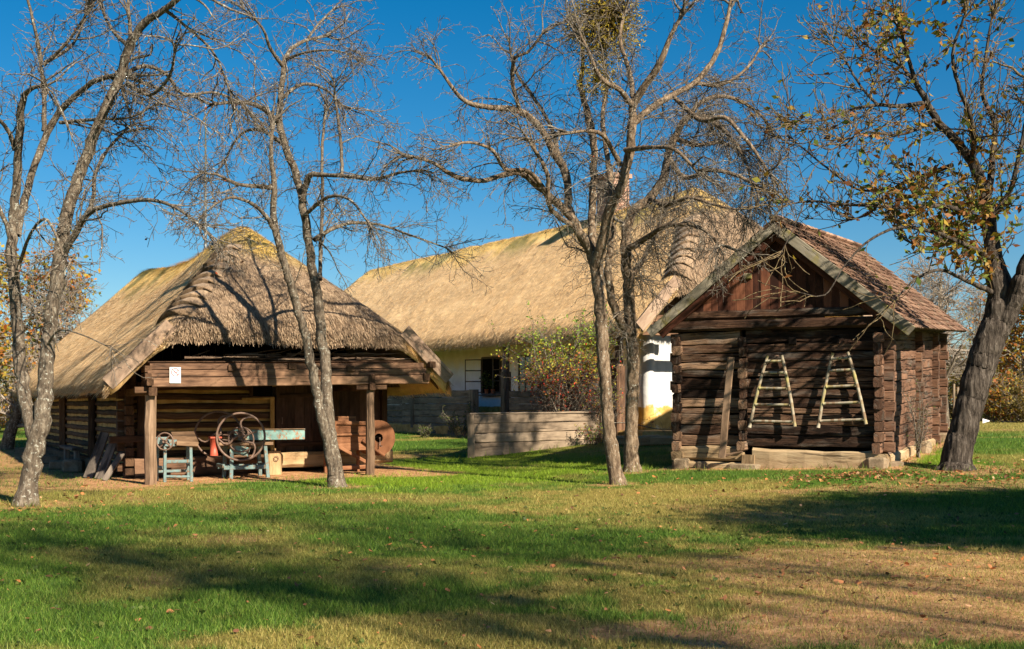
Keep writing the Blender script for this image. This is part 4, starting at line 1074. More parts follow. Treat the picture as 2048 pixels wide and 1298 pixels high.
for i in range(5): m.tube([cp(-.30+.1*i, -.28, .86+.03*i), cp(-.26+.1*i, .1, .9)], .022, 8)
ring(m, cp(-.02, -.25, .98), fw, zz3, .10, .02, 14); ring(m, cp(-.22, -.25, .92), fw, zz3, .08, .02, 14); m.build('gear_shafts', M['iron'], CC)
# wooden block beside it
Pb = barn(2.95, 1.45, 0); gb_ = g1(Pb.x, Pb.y); m = MB(); m.beam((Pb.x, Pb.y, gb_-.03), (Pb.x, Pb.y, gb_+.52), .34, .34, up=(BD.x, BD.y, 0), wob=.015, ch=.05, tone=.8)
BKT = thing('chopping_block', 'upright square wooden block between the chaff cutter and the door', 'block', (Pb.x, Pb.y, gb_)); m.build('block_body', M['sill'], BKT)
m = MB(); ring(m, (Pb.x-BB.x*.2+.02, Pb.y-BB.y*.2, gb_+.36), bd3, zz3, .05, .008, 14); m.build('iron_ring', M['iron'], BKT)
# winnowing machine
P3 = barn(4.55, .95, 0); g3 = g1(P3.x, P3.y)
def wp(a, b, z): return P3+bd3*a+bb3*b+zz3*(g3-P3.z+z)
WM = thing('winnowing_machine', 'reddish wooden winnowing machine with round fan drum behind the right porch post', 'winnowing machine', (P3.x, P3.y, g3))
for (a, b) in ((-.44, -.30), (-.44, .30), (.34, -.30), (.34, .30)):
    m = MB(); m.beam(wp(a, b, 0), wp(a, b, 1.17 if a < 0 else 1.1), .08, .06, up=bd3, ch=.005, tone=.5); m.build('leg', M['redwood'], WM)
m = MB()
for i, (z_, h) in enumerate(((1.0, .24), (.78, .22), (.60, .18))): m.beam(wp(-.42, -.28, z_), wp(.34, -.28, z_), .03, h-.004, ch=.003, tone=.4+.2*i)
for i, (z_, h) in enumerate(((1.0, .24), (.78, .22), (.60, .18))): m.beam(wp(-.42, .28, z_), wp(.34, .28, z_), .03, h-.004, ch=.003)
m.beam(wp(-.42, -.28, .8), wp(-.42, .28, .8), .03, .6, ch=.003)
m.build('body', M['redwood'], WM)
m = MB(); m.beam(wp(-.46, -.325, 1.13), wp(.40, -.325, 1.11), .04, .08); m.beam(wp(-.44, -.325, .86), wp(.36, -.325, .86), .03, .05, tone=.9); m.beam(wp(-.40, -.325, .62), wp(.34, -.325, .22), .03, .08, tone=.8); m.beam(wp(-.42, -.325, .12), wp(.34, -.325, .14), .05, .09, tone=.9)
m.beam(wp(.20, -.35, .74), wp(.72, -.35, .38), .05, .07); m.build('brace', M['redwood'], WM)
m = MB(); cd = wp(.62, 0, .78)
for b in (-.26, .26): disc(m, cd+bb3*b, .40, bb3*(1 if b > 0 else -1), 28, .10, tone=.4)
nn = 28
vs = []; fs = []; us = []
for i in range(nn):
    a = 2*math.pi*i/nn; e = bd3*math.cos(a)*.40+zz3*math.sin(a)*.40; vs += [cd+e-bb3*.26, cd+e+bb3*.26]
for i in range(nn): j = (i+1) % nn; fs.append([2*i, 2*j, 2*j+1, 2*i+1]); us.append([(i*.09, 0), (i*.09+.09, 0), (i*.09+.09, .5), (i*.09, .5)])
m.add(vs, fs, us, .5)
m.build('fan_drum', M['redwood'], WM)
m = MB(); m.tube([cd-bb3*.34, cd+bb3*.34], .02, 8); m.tube([cd-bb3*.33, cd-bb3*.33-zz3*.18], .014, 6); m.tube([cd-bb3*.33-zz3*.18, cd-bb3*.45-zz3*.18], .016, 6); m.build('crank', M['iron'], WM)
m = MB(); m.beam(wp(-.34, -.0, 1.2), wp(.1, 0, 1.2), .5, .14, w1=.4); m.build('hopper', M['redwood'], WM)

# leaning boards and blocks by the left corner
for i, (px, Y, tz, w_, lean, lab) in enumerate(((186, 26.2, .98, .22, .28, 'widest grey board, leftmost of three leaning by the barn corner post'), (208, 25.9, .84, .20, .24, 'middle grey board of the three leaning by the barn corner post'), (219, 25.4, .55, .12, .30, 'shortest narrow board, nearest the barn corner post'))):
    p = at(px, 0, Y); g = g1(p.x, p.y); m = MB(); m.beam((p.x-.06, p.y-.15, g), (p.x+lean*.6, p.y+.28, g+tz), w_, .05, up=(0.2, 1, 0), wob=.006, ch=.006); o = m.build('leaning_board', M['greydark']); tagit(o, lab, 'board', 'boards leaning by the barn corner')
for i, (px, Y, sx, sz, lab) in enumerate(((146, 28.2, .50, .34, 'larger squared grey block lying by the barn side wall'), (118, 29.6, .5, .24, 'rounded dark block lying farther back by the barn side wall'), (95, 31.5, .6, .25, 'low dark block farthest back by the barn side wall'))):
    p = at(px, 0, Y); g = g1(p.x, p.y); m = MB(); m.rock((p.x, p.y, g+sz/2-.02), sx, .4, sz, rot=rnd.random(), sq=.4); o = m.build('stone_block', M['darkstone']); tagit(o, lab, 'stone block', 'stone blocks by the barn side')
p = barn(-.35, 5.3, 0); m = MB(); m.beam(barn(-.40, 6.6, .52), barn(-.40, 8.8, .52), .26, .08, wob=.006); 
BN = thing('bench', 'dark plank bench along the barn side wall', 'bench', (p.x, p.y, 0)); m.build('seat', M['greydark'], BN)
for u_ in (6.8, 8.5): m = MB(); q = barn(-.40, u_, 0); m.beam((q.x, q.y, g1(q.x, q.y)-.03), (q.x, q.y, .48), .25, .12, up=(BD.x, BD.y, 0)); m.build('leg', M['greydark'], BN)
# mast behind the barn
a = at(411, 0, 70); m = MB()
MS = thing('mast', 'tall thin grey metal mast rising behind the barn roof', 'mast', (a.x, a.y, .6))
m.tube([(a.x, a.y, .5), (a.x, a.y, 10), (a.x, a.y, 18.6)], [.085, .07, .05], 8); m.build('pole', M['metal'], MS)
m = MB()
for k in range(3):
    an = k*2.1; m.tube([(a.x, a.y, 12), (a.x+.6*math.cos(an), a.y+.6*math.sin(an), 12)], .015, 5)
m.tube([(a.x, a.y, 18.6), (a.x, a.y, 19.6)], .015, 5); m.build('rod', M['metal'], MS)

# ------------------------------------------------------------------ TREES
def batch_tubes(polys, sides):
    """polys: list of (pts Kx3, radii K); grouped by K and swept at once"""
    groups = {}
    for p, r in polys: groups.setdefault(len(p), []).append((p, r))
    Vs = []; Fs = []; off = 0
    for K, g in groups.items():
        P = np.array([x[0] for x in g], float); Rr = np.array([x[1] for x in g], float); N = len(g)
        T = np.empty_like(P); T[:, 1:-1] = P[:, 2:]-P[:, :-2]; T[:, 0] = P[:, 1]-P[:, 0]; T[:, -1] = P[:, -1]-P[:, -2]
        T /= np.linalg.norm(T, axis=2)[..., None]+1e-9
        d0 = P[:, -1]-P[:, 0]; ref = np.where(np.abs(d0[:, 2:3]) > .75*np.linalg.norm(d0, axis=1)[:, None], np.array([[1., 0, 0]]), np.array([[0, 0, 1.]]))
        X = np.cross(T, ref[:, None, :]+np.array([.013, .021, .007])); X /= np.linalg.norm(X, axis=2)[..., None]+1e-9; Yv = np.cross(T, X)
        an = 2*np.pi*np.arange(sides)/sides
        ringv = P[:, :, None, :]+Rr[:, :, None, None]*(X[:, :, None, :]*np.cos(an)[None, None, :, None]+Yv[:, :, None, :]*np.sin(an)[None, None, :, None])
        Vs.append(ringv.reshape(-1, 3))
        id_ = np.arange(N*K*sides).reshape(N, K, sides)+off; nx_ = np.roll(id_, -1, axis=2)
        Fs.append(np.stack([id_[:, :-1], nx_[:, :-1], nx_[:, 1:], id_[:, 1:]], -1).reshape(-1, 4)); off += N*K*sides
    return np.concatenate(Vs), np.concatenate(Fs)
def rv(r): return Vector((r.gauss(0, 1), r.gauss(0, 1), r.gauss(0, 1)))
def smoothline(pts, rs, step, r, wig=.02, root=False):
    """Catmull-Rom through the joints, with small bends"""
    out = []; ro = []
    n = len(pts)
    for i in range(n-1):
        p0 = pts[max(i-1, 0)]; p1 = pts[i]; p2 = pts[i+1]; p3 = pts[min(i+2, n-1)]
        L_ = (p2-p1).length; k = max(1, int(L_/step))
        for j in range(k):
            t = j/k; t2 = t*t; t3 = t2*t
            q = .5*((2*p1)+(p2-p0)*t+(2*p0-5*p1+4*p2-p3)*t2+(-p0+3*p1-3*p2+p3)*t3)
            rr = rs[i]+(rs[i+1]-rs[i])*t
            if i or j: q = q+Vector((r.gauss(0, wig), r.gauss(0, wig), r.gauss(0, wig*.5)))*min(1, rr*12)
            out.append(q); ro.append(rr*(1+r.uniform(-.06, .06)))
    out.append(pts[-1]); ro.append(rs[-1])
    return out, ro
def branch(start, d, L_, r0, seg, r, trop, wob, r1=.3):
    pts = [start]; rs = [r0]; d = d.normalized(); p = start.copy(); st = L_/seg
    for i in range(seg):
        d = (d+rv(r)*wob+Vector((0, 0, trop))).normalized()
        p = p+d*st; pts.append(p.copy()); rs.append(r0*(1-(1-r1)*(i+1)/seg))
    return pts, rs
def tree(name, label, cat, base, limbs, bark, twig, seed, dens=(2.2, 5., 9.), lens=((.8, 1.9), (.3, .8), (.10, .32)), trop=(-.02, -.06, -.10), group=None, tip=.0038, leaves=None, wobs=(.22, .3, .35), fruit=None, keep=None, drop_trunk_to=None, ntrunk=1, furrow=.012, rsc=1.):
    """limbs: list of dict(p=[(px,py,rpx,dy)...]) traced in photo columns; first ones are trunk stems"""
    r = random.Random(seed)
    T = thing(name, label, cat, base, group)
    mains = []
    for li, lb in enumerate(limbs):
        P3_ = []; rs = []
        for (px, py, rp, Y) in lb:
            v = at(px, py, Y); P3_.append(v); rs.append(rp*rsc*Y/F)
        mains.append(smoothline(P3_, rs, .12, r, .012))
    tr = []; 
    for i, (p, rs) in enumerate(mains):
        if i < ntrunk: tr.append((p, rs))
    def flare(p, rs):
        q = list(rs); z0_ = p[0].z
        for i in range(len(p)):
            h = p[i].z-z0_
            if h < .45: q[i] = rs[i]*(1+.55*(1-h/.45)**2)
        return q
    # trunk
    def swept(lst, sides):
        V, Fq = batch_tubes([([tuple(x) for x in p], rs) for p, rs in lst], sides); return V, Fq
    allV = []; allF = []; o_ = 0
    for i, (p, rs) in enumerate(tr):
        rs = flare(p, rs) if i == 0 else rs; sd_n = 56 if furrow > .02 else 28
        if furrow > .02:                                     # finer rings for the furrowed bark
            p2 = []; r2_ = []
            for a in range(len(p)-1):
                for b in range(4): p2.append(p[a].lerp(p[a+1], b/4)); r2_.append(rs[a]+(rs[a+1]-rs[a])*b/4)
            p, rs = p2+[p[-1]], r2_+[rs[-1]]
        V, Fq = swept([(p, rs)], sd_n); K = len(p)
        C = np.repeat(np.array([tuple(q) for q in p]), sd_n, 0); rad = V-C; rl = np.linalg.norm(rad, axis=1)[:, None]+1e-9
        th = np.tile(np.arange(sd_n), K)*2*np.pi/sd_n; zz_ = np.repeat(np.cumsum([0]+[(p[a+1]-p[a]).length for a in range(K-1)]), sd_n)
        nf = 5.0 if furrow > .02 else 2.0; sl_ = zz_*.4+np.sin(th*2)*.3
        f1 = np.abs(fbm(np.cos(th)*nf+zz_*.25+seed, np.sin(th)*nf+sl_*1.0, 4)-.5)*2; lump = fbm(np.cos(th)*1.1+zz_*1.5, np.sin(th)*1.1+zz_*.9+seed, 2)-.5
        foot = np.exp(-zz_/.25)*.30*(fbm(np.cos(th)*1.6+seed, np.sin(th)*1.6, 2)-.4)
        V = C+rad*(1+((f1-.25)*furrow*4+lump*(.05 if furrow > .02 else .14))[:, None]*1.0+foot[:, None])
        allV.append(V); allF.append(Fq+o_); o_ += len(V)
    raw_mesh('trunk', np.concatenate(allV), np.concatenate(allF), bark, T, smooth=True)
    lim = [m_ for i, m_ in enumerate(mains) if i >= ntrunk]
    if lim:
        V, Fq = swept(lim, 10); raw_mesh('limb', V, Fq, bark, T, smooth=True)
    L1 = []; L2 = []; L3 = []
    def spawn(src, dens_, lens_, frac0, trop_, wob, seg, rscale, out, amin=.5, amax=1.15, taperlen=True, rmin=.004, rmaxlimit=99):
        p, rs = src
        tot = sum((p[i+1]-p[i]).length for i in range(len(p)-1))
        acc = 0
        for i in range(len(p)-1):
            dl = (p[i+1]-p[i]).length; acc += dl
            if acc/tot < frac0 or rs[i] > rmaxlimit: continue
            n_ = dens_*dl; n_ = int(n_)+(r.random() < n_-int(n_))
            t = (p[i+1]-p[i]).normalized()
            for _ in range(n_):
                side = t.orthogonal().normalized(); side.rotate(Matrix.Rotation(r.random()*6.283, 3, t))
                a = r.uniform(amin, amax); d = t*math.cos(a)+side*math.sin(a)
                k = (1-.55*acc/tot) if taperlen else 1
                L_ = r.uniform(*lens_)*k; r0 = max(rmin, min(rs[i]*.6, L_*rscale))
                s = p[i].lerp(p[i+1], r.random())
                if keep and not keep(s+d*L_): continue
                out.append(branch(s, d, L_, r0, seg, r, trop_, wob, .35))
    for i, (p, rs) in enumerate(mains):                       # every limb ends in a spray
        t = (p[-1]-p[-3]).normalized()
        for _ in range(6): L1.append(branch(p[-1-int(r.random()*3)], t+rv(r)*.38, r.uniform(.45, 1.0)*lens[0][1]*.7, max(rs[-1]*.8, .006), 7, r, trop[0], wobs[0], .3))
    for i, m_ in enumerate(mains):
        fr = .0 if i >= ntrunk else .55
        spawn(m_, dens[0], lens[0], fr, trop[0], wobs[0], 7, .011, L1, rmaxlimit=.16)
        spawn(m_, dens[1]*.35, lens[1], max(fr, .1), trop[1], wobs[1], 5, .0085, L2, rmaxlimit=.10)
    for m_ in L1: spawn(m_, dens[1], lens[1], .12, trop[1], wobs[1], 5, .008, L2)
    for m_ in L1: spawn(m_, dens[2]*.4, lens[2], .2, trop[2], wobs[2], 3, .007, L3)
    for m_ in L2: spawn(m_, dens[2], lens[2], .10, trop[2], wobs[2], 3, .007, L3)
    def tv(l, rmin): return [([tuple(x) for x in p], [max(a, rmin) for a in rs]) for p, rs in l]
    V1, F1 = batch_tubes(tv(L1, tip*1.3), 6); V2, F2 = batch_tubes(tv(L2, tip*1.1), 4); 
    parts = [(V1, F1), (V2, F2)]
    if L3: parts.append(batch_tubes(tv(L3, tip), 3))
    Vs = []; Fs = []; o = 0
    for a, b in parts: Vs.append(a); Fs.append(b+o); o += len(a)
    cr = raw_mesh('crown', np.concatenate(Vs), np.concatenate(Fs), twig, T, smooth=True)
    print(name, label[:30], len(L1), len(L2), len(L3))
    if leaves:
        src = L2+L3+L1; mat, count, size, sel = leaves
        pts = []; tries = 0
        while len(pts) < count and tries < count*40:
            tries += 1
            p, rs = src[int(r.random()*len(src))]; q = p[int(r.random()*len(p))]
            if sel is None or r.random() < sel(q): pts.append(tuple(q))
        leaf_cloud('foliage', mat, pts, size, T, flat=.6, down=.25, asp=.55)
    return T, L1, L2, L3
def prune(*boxes):                           # thins out twigs that would end inside the given view boxes
    def f(q):
        px = 1024+q.x*F/q.y; py = HY-(q.z-EYE)*F/q.y
        return not any(a < px < b and c < py < d and rnd.random() < pr for a, b, c, d, pr in boxes)
    return f
def Ls(Y, *segs):                            # attach a depth to each joint: (px, py, r, dY)
    return [[(a, b, c, Y+d) for (a, b, c, d) in s] for s in segs]

# left forked pear tree
Y1 = 19.2
t1 = Ls(Y1,
 [(52, 1016, 25, 0), (58, 960, 24, 0), (68, 900, 25, 0), (84, 840, 22, 0), (92, 760, 20, .05), (98, 660, 18, .1), (115, 555, 18, .15), (128, 450, 17, .2), (150, 375, 15, .2), (178, 300, 14, .2), (208, 222, 13, .1), (243, 150, 12, 0), (262, 85, 11, -.2), (290, 45, 10, -.4), (330, 18, 8, -.6), (385, -25, 6, -.9)],
 [(72, 890, 20, 0), (52, 800, 17, .1), (38, 700, 16, .3), (32, 600, 15, .4), (24, 510, 14, .4), (26, 430, 12, .4), (36, 340, 11, .3), (40, 265, 10, .1), (45, 205, 9, -.1), (62, 178, 6, -.3), (95, 170, 4, -.6)],
 [(34, 470, 11, .5), (50, 400, 10, .7), (66, 340, 9, .9), (95, 265, 9, 1.0), (130, 212, 8, .9), (185, 165, 7, .5), (238, 150, 7, .1)],
 [(120, 520, 12, .2), (150, 470, 9, 0), (180, 425, 7, -.3), (230, 408, 6, -.6), (300, 400, 5, -1.0), (360, 420, 4, -1.3), (415, 465, 3, -1.5)],
 [(150, 470, 7, 0), (186, 400, 6, .3), (190, 350, 5, .6), (215, 300, 4, .9), (262, 250, 3, 1.2)],
 [(246, 150, 7, 0), (290, 132, 5, .5), (335, 150, 5, .9), (365, 188, 4, 1.2), (430, 185, 3, 1.5), (480, 205, 2.5, 1.8)],
 [(255, 165, 6, 0), (300, 190, 4, -.6), (340, 150, 4, -1.0), (350, 90, 3, -1.3)],
 [(258, 95, 6, -.2), (225, 60, 4, .1), (205, 20, 4, .4), (190, -30, 3, .6)],
 [(262, 80, 6, -.2), (258, 30, 4, 0), (255, -30, 3, .2)],
 [(88, 262, 7, 1.0), (88, 190, 5, 1.1), (80, 110, 5, 1.0), (66, 40, 4, .9), (50, -20, 3, .8)],
 [(88, 130, 5, 1.0), (130, 90, 4, .8), (165, 40, 3, .6), (190, -10, 3, .5)],
 [(90, 125, 5, 1.0), (140, 95, 4, 1.4), (160, 60, 3, 1.6), (180, 10, 3, 1.8)],
 [(30, 300, 7, .3), (10, 250, 5, .0), (-30, 220, 4, -.4)],
 [(30, 500, 8, .4), (5, 430, 6, .3), (-25, 370, 5, .2)],
 [(120, 245, 5, 1.0), (200, 238, 4, .6), (260, 235, 3, .2), (310, 210, 2.5, 0)],
 [(95, 690, 3.5, 0), (120, 660, 2.5, -.3), (170, 672, 2, -.6), (230, 700, 1.5, -.8)],
 [(30, 560, 6, .3), (60, 470, 4, -.4), (95, 440, 4, -.8), (130, 520, 3, -1.0)],
 [(330, 20, 5, -.6), (380, 60, 4, -.3), (430, 110, 3, 0), (465, 200, 2.5, .2)],
)
T1 = tree('pear_tree', 'grey forked lichened pear tree at the left edge, in front of the barn', 'tree', at(52, 1012, Y1), t1, M['bark_pale'], M['twig'], 21, rsc=.76, dens=(3.0, 6., 8.), lens=((.6, 2.1), (.3, 1.0), (.10, .35)), keep=prune((100, 420, 540, 900, .85)), leaves=(M['leaf_brown'], 260, .06, None), ntrunk=3)
# second tree, in front of the barn porch
Y2 = 23.3
t2 = Ls(Y2,
 [(674, 980, 17, 0), (668, 930, 17, 0), (662, 880, 15, 0), (655, 800, 13, .1), (650, 720, 12, .2), (642, 650, 12, .2), (630, 560, 11, .2), (618, 500, 10, .2), (610, 430, 10, .1), (595, 360, 9, 0), (570, 290, 8, -.1), (558, 240, 8, -.1), (562, 190, 7, 0), (568, 130, 6, .1), (582, 98, 5, .2), (610, 82, 4, .3), (650, 72, 2.5, .5)],
 [(668, 950, 14, -.05), (655, 880, 13, -.1), (640, 820, 12, -.15), (625, 740, 11, -.2), (610, 670, 10, -.3), (590, 600, 10, -.4), (572, 540, 9, -.5), (556, 480, 9, -.6), (546, 430, 8, -.7), (548, 370, 7, -.8), (542, 310, 5, -.9), (545, 250, 4, -.9)],
 [(558, 245, 6, -.1), (530, 220, 6, -.5), (500, 207, 5, -.9), (465, 205, 4, -1.2), (420, 210, 3, -1.6)],
 [(606, 400, 8, 0), (618, 352, 7, -.3), (650, 350, 5, -.5), (690, 352, 5, -.9), (750, 358, 4, -1.3), (800, 345, 3, -1.6), (850, 340, 2, -1.8)],
 [(628, 480, 6, .2), (660, 460, 5, .4), (700, 446, 4, .6), (760, 450, 3, .9), (820, 470, 2.5, 1.2), (890, 495, 1.6, 1.5)],
 [(545, 375, 6, -.8), (510, 372, 5, -1.1), (475, 368, 4, -1.4), (435, 350, 3, -1.8), (400, 345, 2, -2.1)],
 [(556, 470, 6, -.6), (530, 430, 5, -.9), (500, 405, 4, -1.2), (460, 395, 3, -1.5), (425, 412, 2, -1.8)],
 [(640, 560, 5, .2), (642, 470, 4.5, .6), (645, 400, 4, .8), (644, 300, 3.5, 1.0), (650, 230, 3, 1.2)],
 [(684, 352, 4, -.8), (682, 285, 4, -.8), (674, 225, 3, -.8), (668, 165, 2.5, -.8)],
 [(568, 135, 5, .1), (540, 95, 4, -.3), (525, 55, 3, -.6), (490, 20, 2.5, -.8)],
 [(612, 82, 3, .3), (640, 45, 3, .6), (665, 20, 2, .8)],
 [(570, 120, 4, .1), (610, 105, 3, -.4), (660, 100, 2.2, -.8), (700, 108, 1.6, -1.2)],
 [(560, 200, 5, 0), (600, 170, 4, .5), (645, 175, 3, 1.0), (690, 215, 2, 1.4)],
 [(610, 430, 5, 0), (655, 395, 4, -.9), (700, 400, 3, -1.4), (740, 450, 2, -1.8)],
 [(570, 290, 5, 0), (520, 260, 4, .8), (480, 270, 3, 1.4), (450, 320, 2, 1.8)],
)
T2 = tree('pear_tree', 'slim bare pear tree with two stems rising together before the barn porch', 'tree', at(674, 976, Y2), t2, M['bark_pale'], M['twig'], 22, rsc=.86, dens=(3.9, 6.3, 8.), lens=((.6, 1.9), (.3, 1.0), (.10, .36)), ntrunk=2, leaves=(M['leaf_brown'], 90, .05, None), trop=(-.01, -.05, -.09))
# centre pair
Y3 = 23.1
t3 = Ls(Y3,
 [(1236, 978, 16, 0), (1228, 930, 16, 0), (1218, 860, 14, 0), (1211, 780, 13, 0), (1204, 690, 14, 0), (1200, 610, 13, 0), (1193, 545, 13, 0), (1180, 500, 13, 0), (1160, 465, 10, -.1), (1140, 432, 10, -.2), (1108, 402, 9, -.4), (1075, 372, 8, -.6), (1040, 345, 7, -.8), (1000, 352, 6, -1.0), (955, 362, 5, -1.2), (905, 350, 5, -1.4), (865, 325, 4, -1.6), (820, 312, 3, -1.8)],
 [(1170, 485, 10, 0), (1150, 450, 9, .3), (1136, 410, 9, .5), (1134, 355, 9, .6), (1112, 308, 9, .6), (1088, 268, 8, .5), (1062, 235, 8, .3), (1025, 218, 7, 0), (980, 215, 6, -.4), (935, 205, 5, -.7), (905, 175, 4, -.9), (880, 140, 3, -1.0), (858, 110, 2, -1.2)],
 [(1186, 520, 10, 0), (1184, 440, 9, .4), (1186, 360, 9, .7), (1188, 290, 8, .9), (1175, 225, 8, 1.0), (1162, 175, 6, 1.0), (1166, 110, 4, 1.0), (1150, 55, 3, 1.0)],
 [(1190, 540, 12, 0), (1208, 470, 12, -.3), (1222, 410, 12, -.5), (1242, 370, 11, -.7), (1258, 310, 11, -.8), (1264, 250, 10, -.9), (1268, 205, 9, -.9), (1300, 160, 8, -1.1), (1325, 115, 7, -1.3), (1342, 70, 5, -1.4), (1370, 20, 4, -1.5)],
 [(1264, 250, 8, -.8), (1300, 218, 8, -.4), (1345, 190, 7, 0), (1390, 165, 6, .3), (1428, 118, 6, .6), (1450, 60, 5, .8), (1462, 0, 4, 1.0)],
 [(1268, 215, 7, -.9), (1240, 180, 6, -1.2), (1200, 155, 6, -1.5), (1180, 110, 4, -1.8), (1160, 70, 3, -2.0)],
 [(1345, 190, 5, 0), (1400, 240, 5, -.8), (1450, 235, 5, -1.2), (1500, 290, 4, -1.5), (1540, 350, 3, -1.6)],
 [(1120, 320, 6, .6), (1100, 250, 4, 1.2), (1060, 185, 4, 1.5), (1035, 150, 3, 1.7), (1020, 100, 2.5, 1.9)],
 [(1040, 225, 5, .1), (1024, 160, 5, -.3), (1030, 115, 4, -.5), (1055, 105, 3, -.6), (1090, 60, 2.5, -.8)],
 [(1105, 402, 6, -.4), (1060, 345, 5, -1.0), (1010, 338, 4, -1.4), (985, 300, 4, -1.7), (940, 285, 3, -2.0), (905, 290, 2, -2.2)],
 [(1150, 455, 6, 0), (1100, 415, 5, -1.0), (1095, 350, 5, -1.4), (1070, 300, 4, -1.6), (1050, 270, 3, -1.8)],
 [(1240, 330, 6, -.7), (1210, 275, 5, -1.2), (1180, 262, 4, -1.6), (1120, 268, 3, -2.0)],
 [(1226, 400, 7, -.5), (1215, 320, 6, .2), (1205, 230, 5, .6), (1215, 170, 4, .8), (1205, 110, 3, 1.0)],
 [(1250, 300, 6, -.8), (1300, 295, 5, -1.4), (1350, 300, 4, -1.8), (1400, 350, 3, -2.1)],
 [(1268, 200, 6, -.9), (1258, 140, 5, -.6), (1240, 80, 4, -.4), (1250, 20, 3, -.2)],
 [(1392, 165, 5, .3), (1440, 170, 4, .9), (1490, 140, 3, 1.3), (1525, 90, 2.5, 1.6)],
)
T3 = tree('old_apple_tree', 'gnarled lichened apple tree with wide bare crown, nearer of the middle pair', 'tree', at(1236, 974, Y3), t3, M['bark_brown'], M['twig'], 23, rsc=.9, dens=(4.0, 6.3, 8.), lens=((.5, 1.8), (.3, 1.0), (.10, .36)), ntrunk=1, leaves=(M['leaf_brown'], 160, .05, None), trop=(-.01, -.07, -.12))
Y4 = 25.9
t4 = Ls(Y4,
 [(1264, 950, 16, 0), (1262, 900, 15, 0), (1262, 850, 14, 0), (1266, 780, 13, 0), (1265, 700, 13, 0), (1259, 620, 12, 0), (1256, 550, 12, 0), (1252, 490, 11, 0), (1262, 430, 10, .3), (1300, 395, 9, .6), (1326, 360, 9, .8), (1336, 320, 9, .9), (1348, 280, 8, 1.0), (1365, 245, 7, 1.0), (1390, 230, 5, 1.0), (1420, 236, 4, .9)],
 [(1260, 680, 9, 0), (1238, 640, 9, -.3), (1220, 590, 9, -.4), (1216, 530, 8, -.4), (1224, 470, 7, -.3), (1222, 410, 6, -.1)],
 [(1254, 500, 8, 0), (1300, 470, 6, -.8), (1340, 450, 5, -1.3), (1400, 455, 4, -1.7), (1440, 490, 3, -2.0)],
 [(1340, 320, 6, .9), (1370, 355, 5, .2), (1420, 340, 5, -.3), (1470, 350, 4, -.6), (1520, 375, 3, -.8)],
 [(1360, 250, 6, 1.0), (1410, 200, 5, 1.2), (1460, 195, 4, 1.4), (1510, 220, 3, 1.5), (1545, 260, 2.5, 1.6)],
 [(1400, 232, 5, 1.0), (1450, 262, 4, .6), (1490, 320, 3, .3), (1505, 385, 2, .1)],
 [(1256, 560, 7, 0), (1285, 520, 5, .8), (1310, 470, 4, 1.2), (1330, 420, 3, 1.4)],
 [(1300, 395, 6, .6), (1330, 410, 5, -.3), (1380, 395, 4, -.9), (1430, 410, 3, -1.2), (1480, 420, 2, -1.4)],
 [(1350, 275, 6, 1.0), (1390, 290, 5, 1.6), (1440, 285, 4, 2.0), (1480, 300, 3, 2.2)],
)
T4 = tree('old_apple_tree', 'apple tree with drooping twig curtains, farther of the middle pair, behind the first', 'tree', at(1264, 948, Y4), t4, M['bark_brown'], M['twig'], 24, rsc=.95, dens=(7.5, 8.0, 8.), lens=((.6, 1.9), (.35, 1.1), (.12, .4)), ntrunk=1, trop=(-.08, -.18, -.18), leaves=(M['leaf_brown'], 60, .05, None))
# mistletoe
mc = at(1210, 60, 23.3); N = 5200
pp = rng.normal(0, 1, (N, 3)); pp /= np.linalg.norm(pp, axis=1)[:, None]; pp *= (rng.random(N)**.6)[:, None]*np.array([.85, .7, .80])
pp2 = pp[:1300]*.55+np.array([-.15, 0, -.95]); pp = np.concatenate([pp+np.array([0, .1, .1]), pp2])+np.array(mc)
MT = thing('mistletoe', 'yellow-green mistletoe clump hanging high in the middle apple tree', 'mistletoe', mc)
leaf_cloud('foliage', M['leaf_mistletoe'], pp, .075, MT, flat=.6, asp=.32, down=.3)
mst = [branch(mc+Vector((0, 0, .3)), rv(rnd), rnd.uniform(.4, .9), .012, 5, rnd, -.12, .25) for _ in range(420)]
V, Fq = batch_tubes([([tuple(x) for x in p], rs) for p, rs in mst], 4); raw_mesh('stems', V, Fq, M['twig_walnut'], MT)

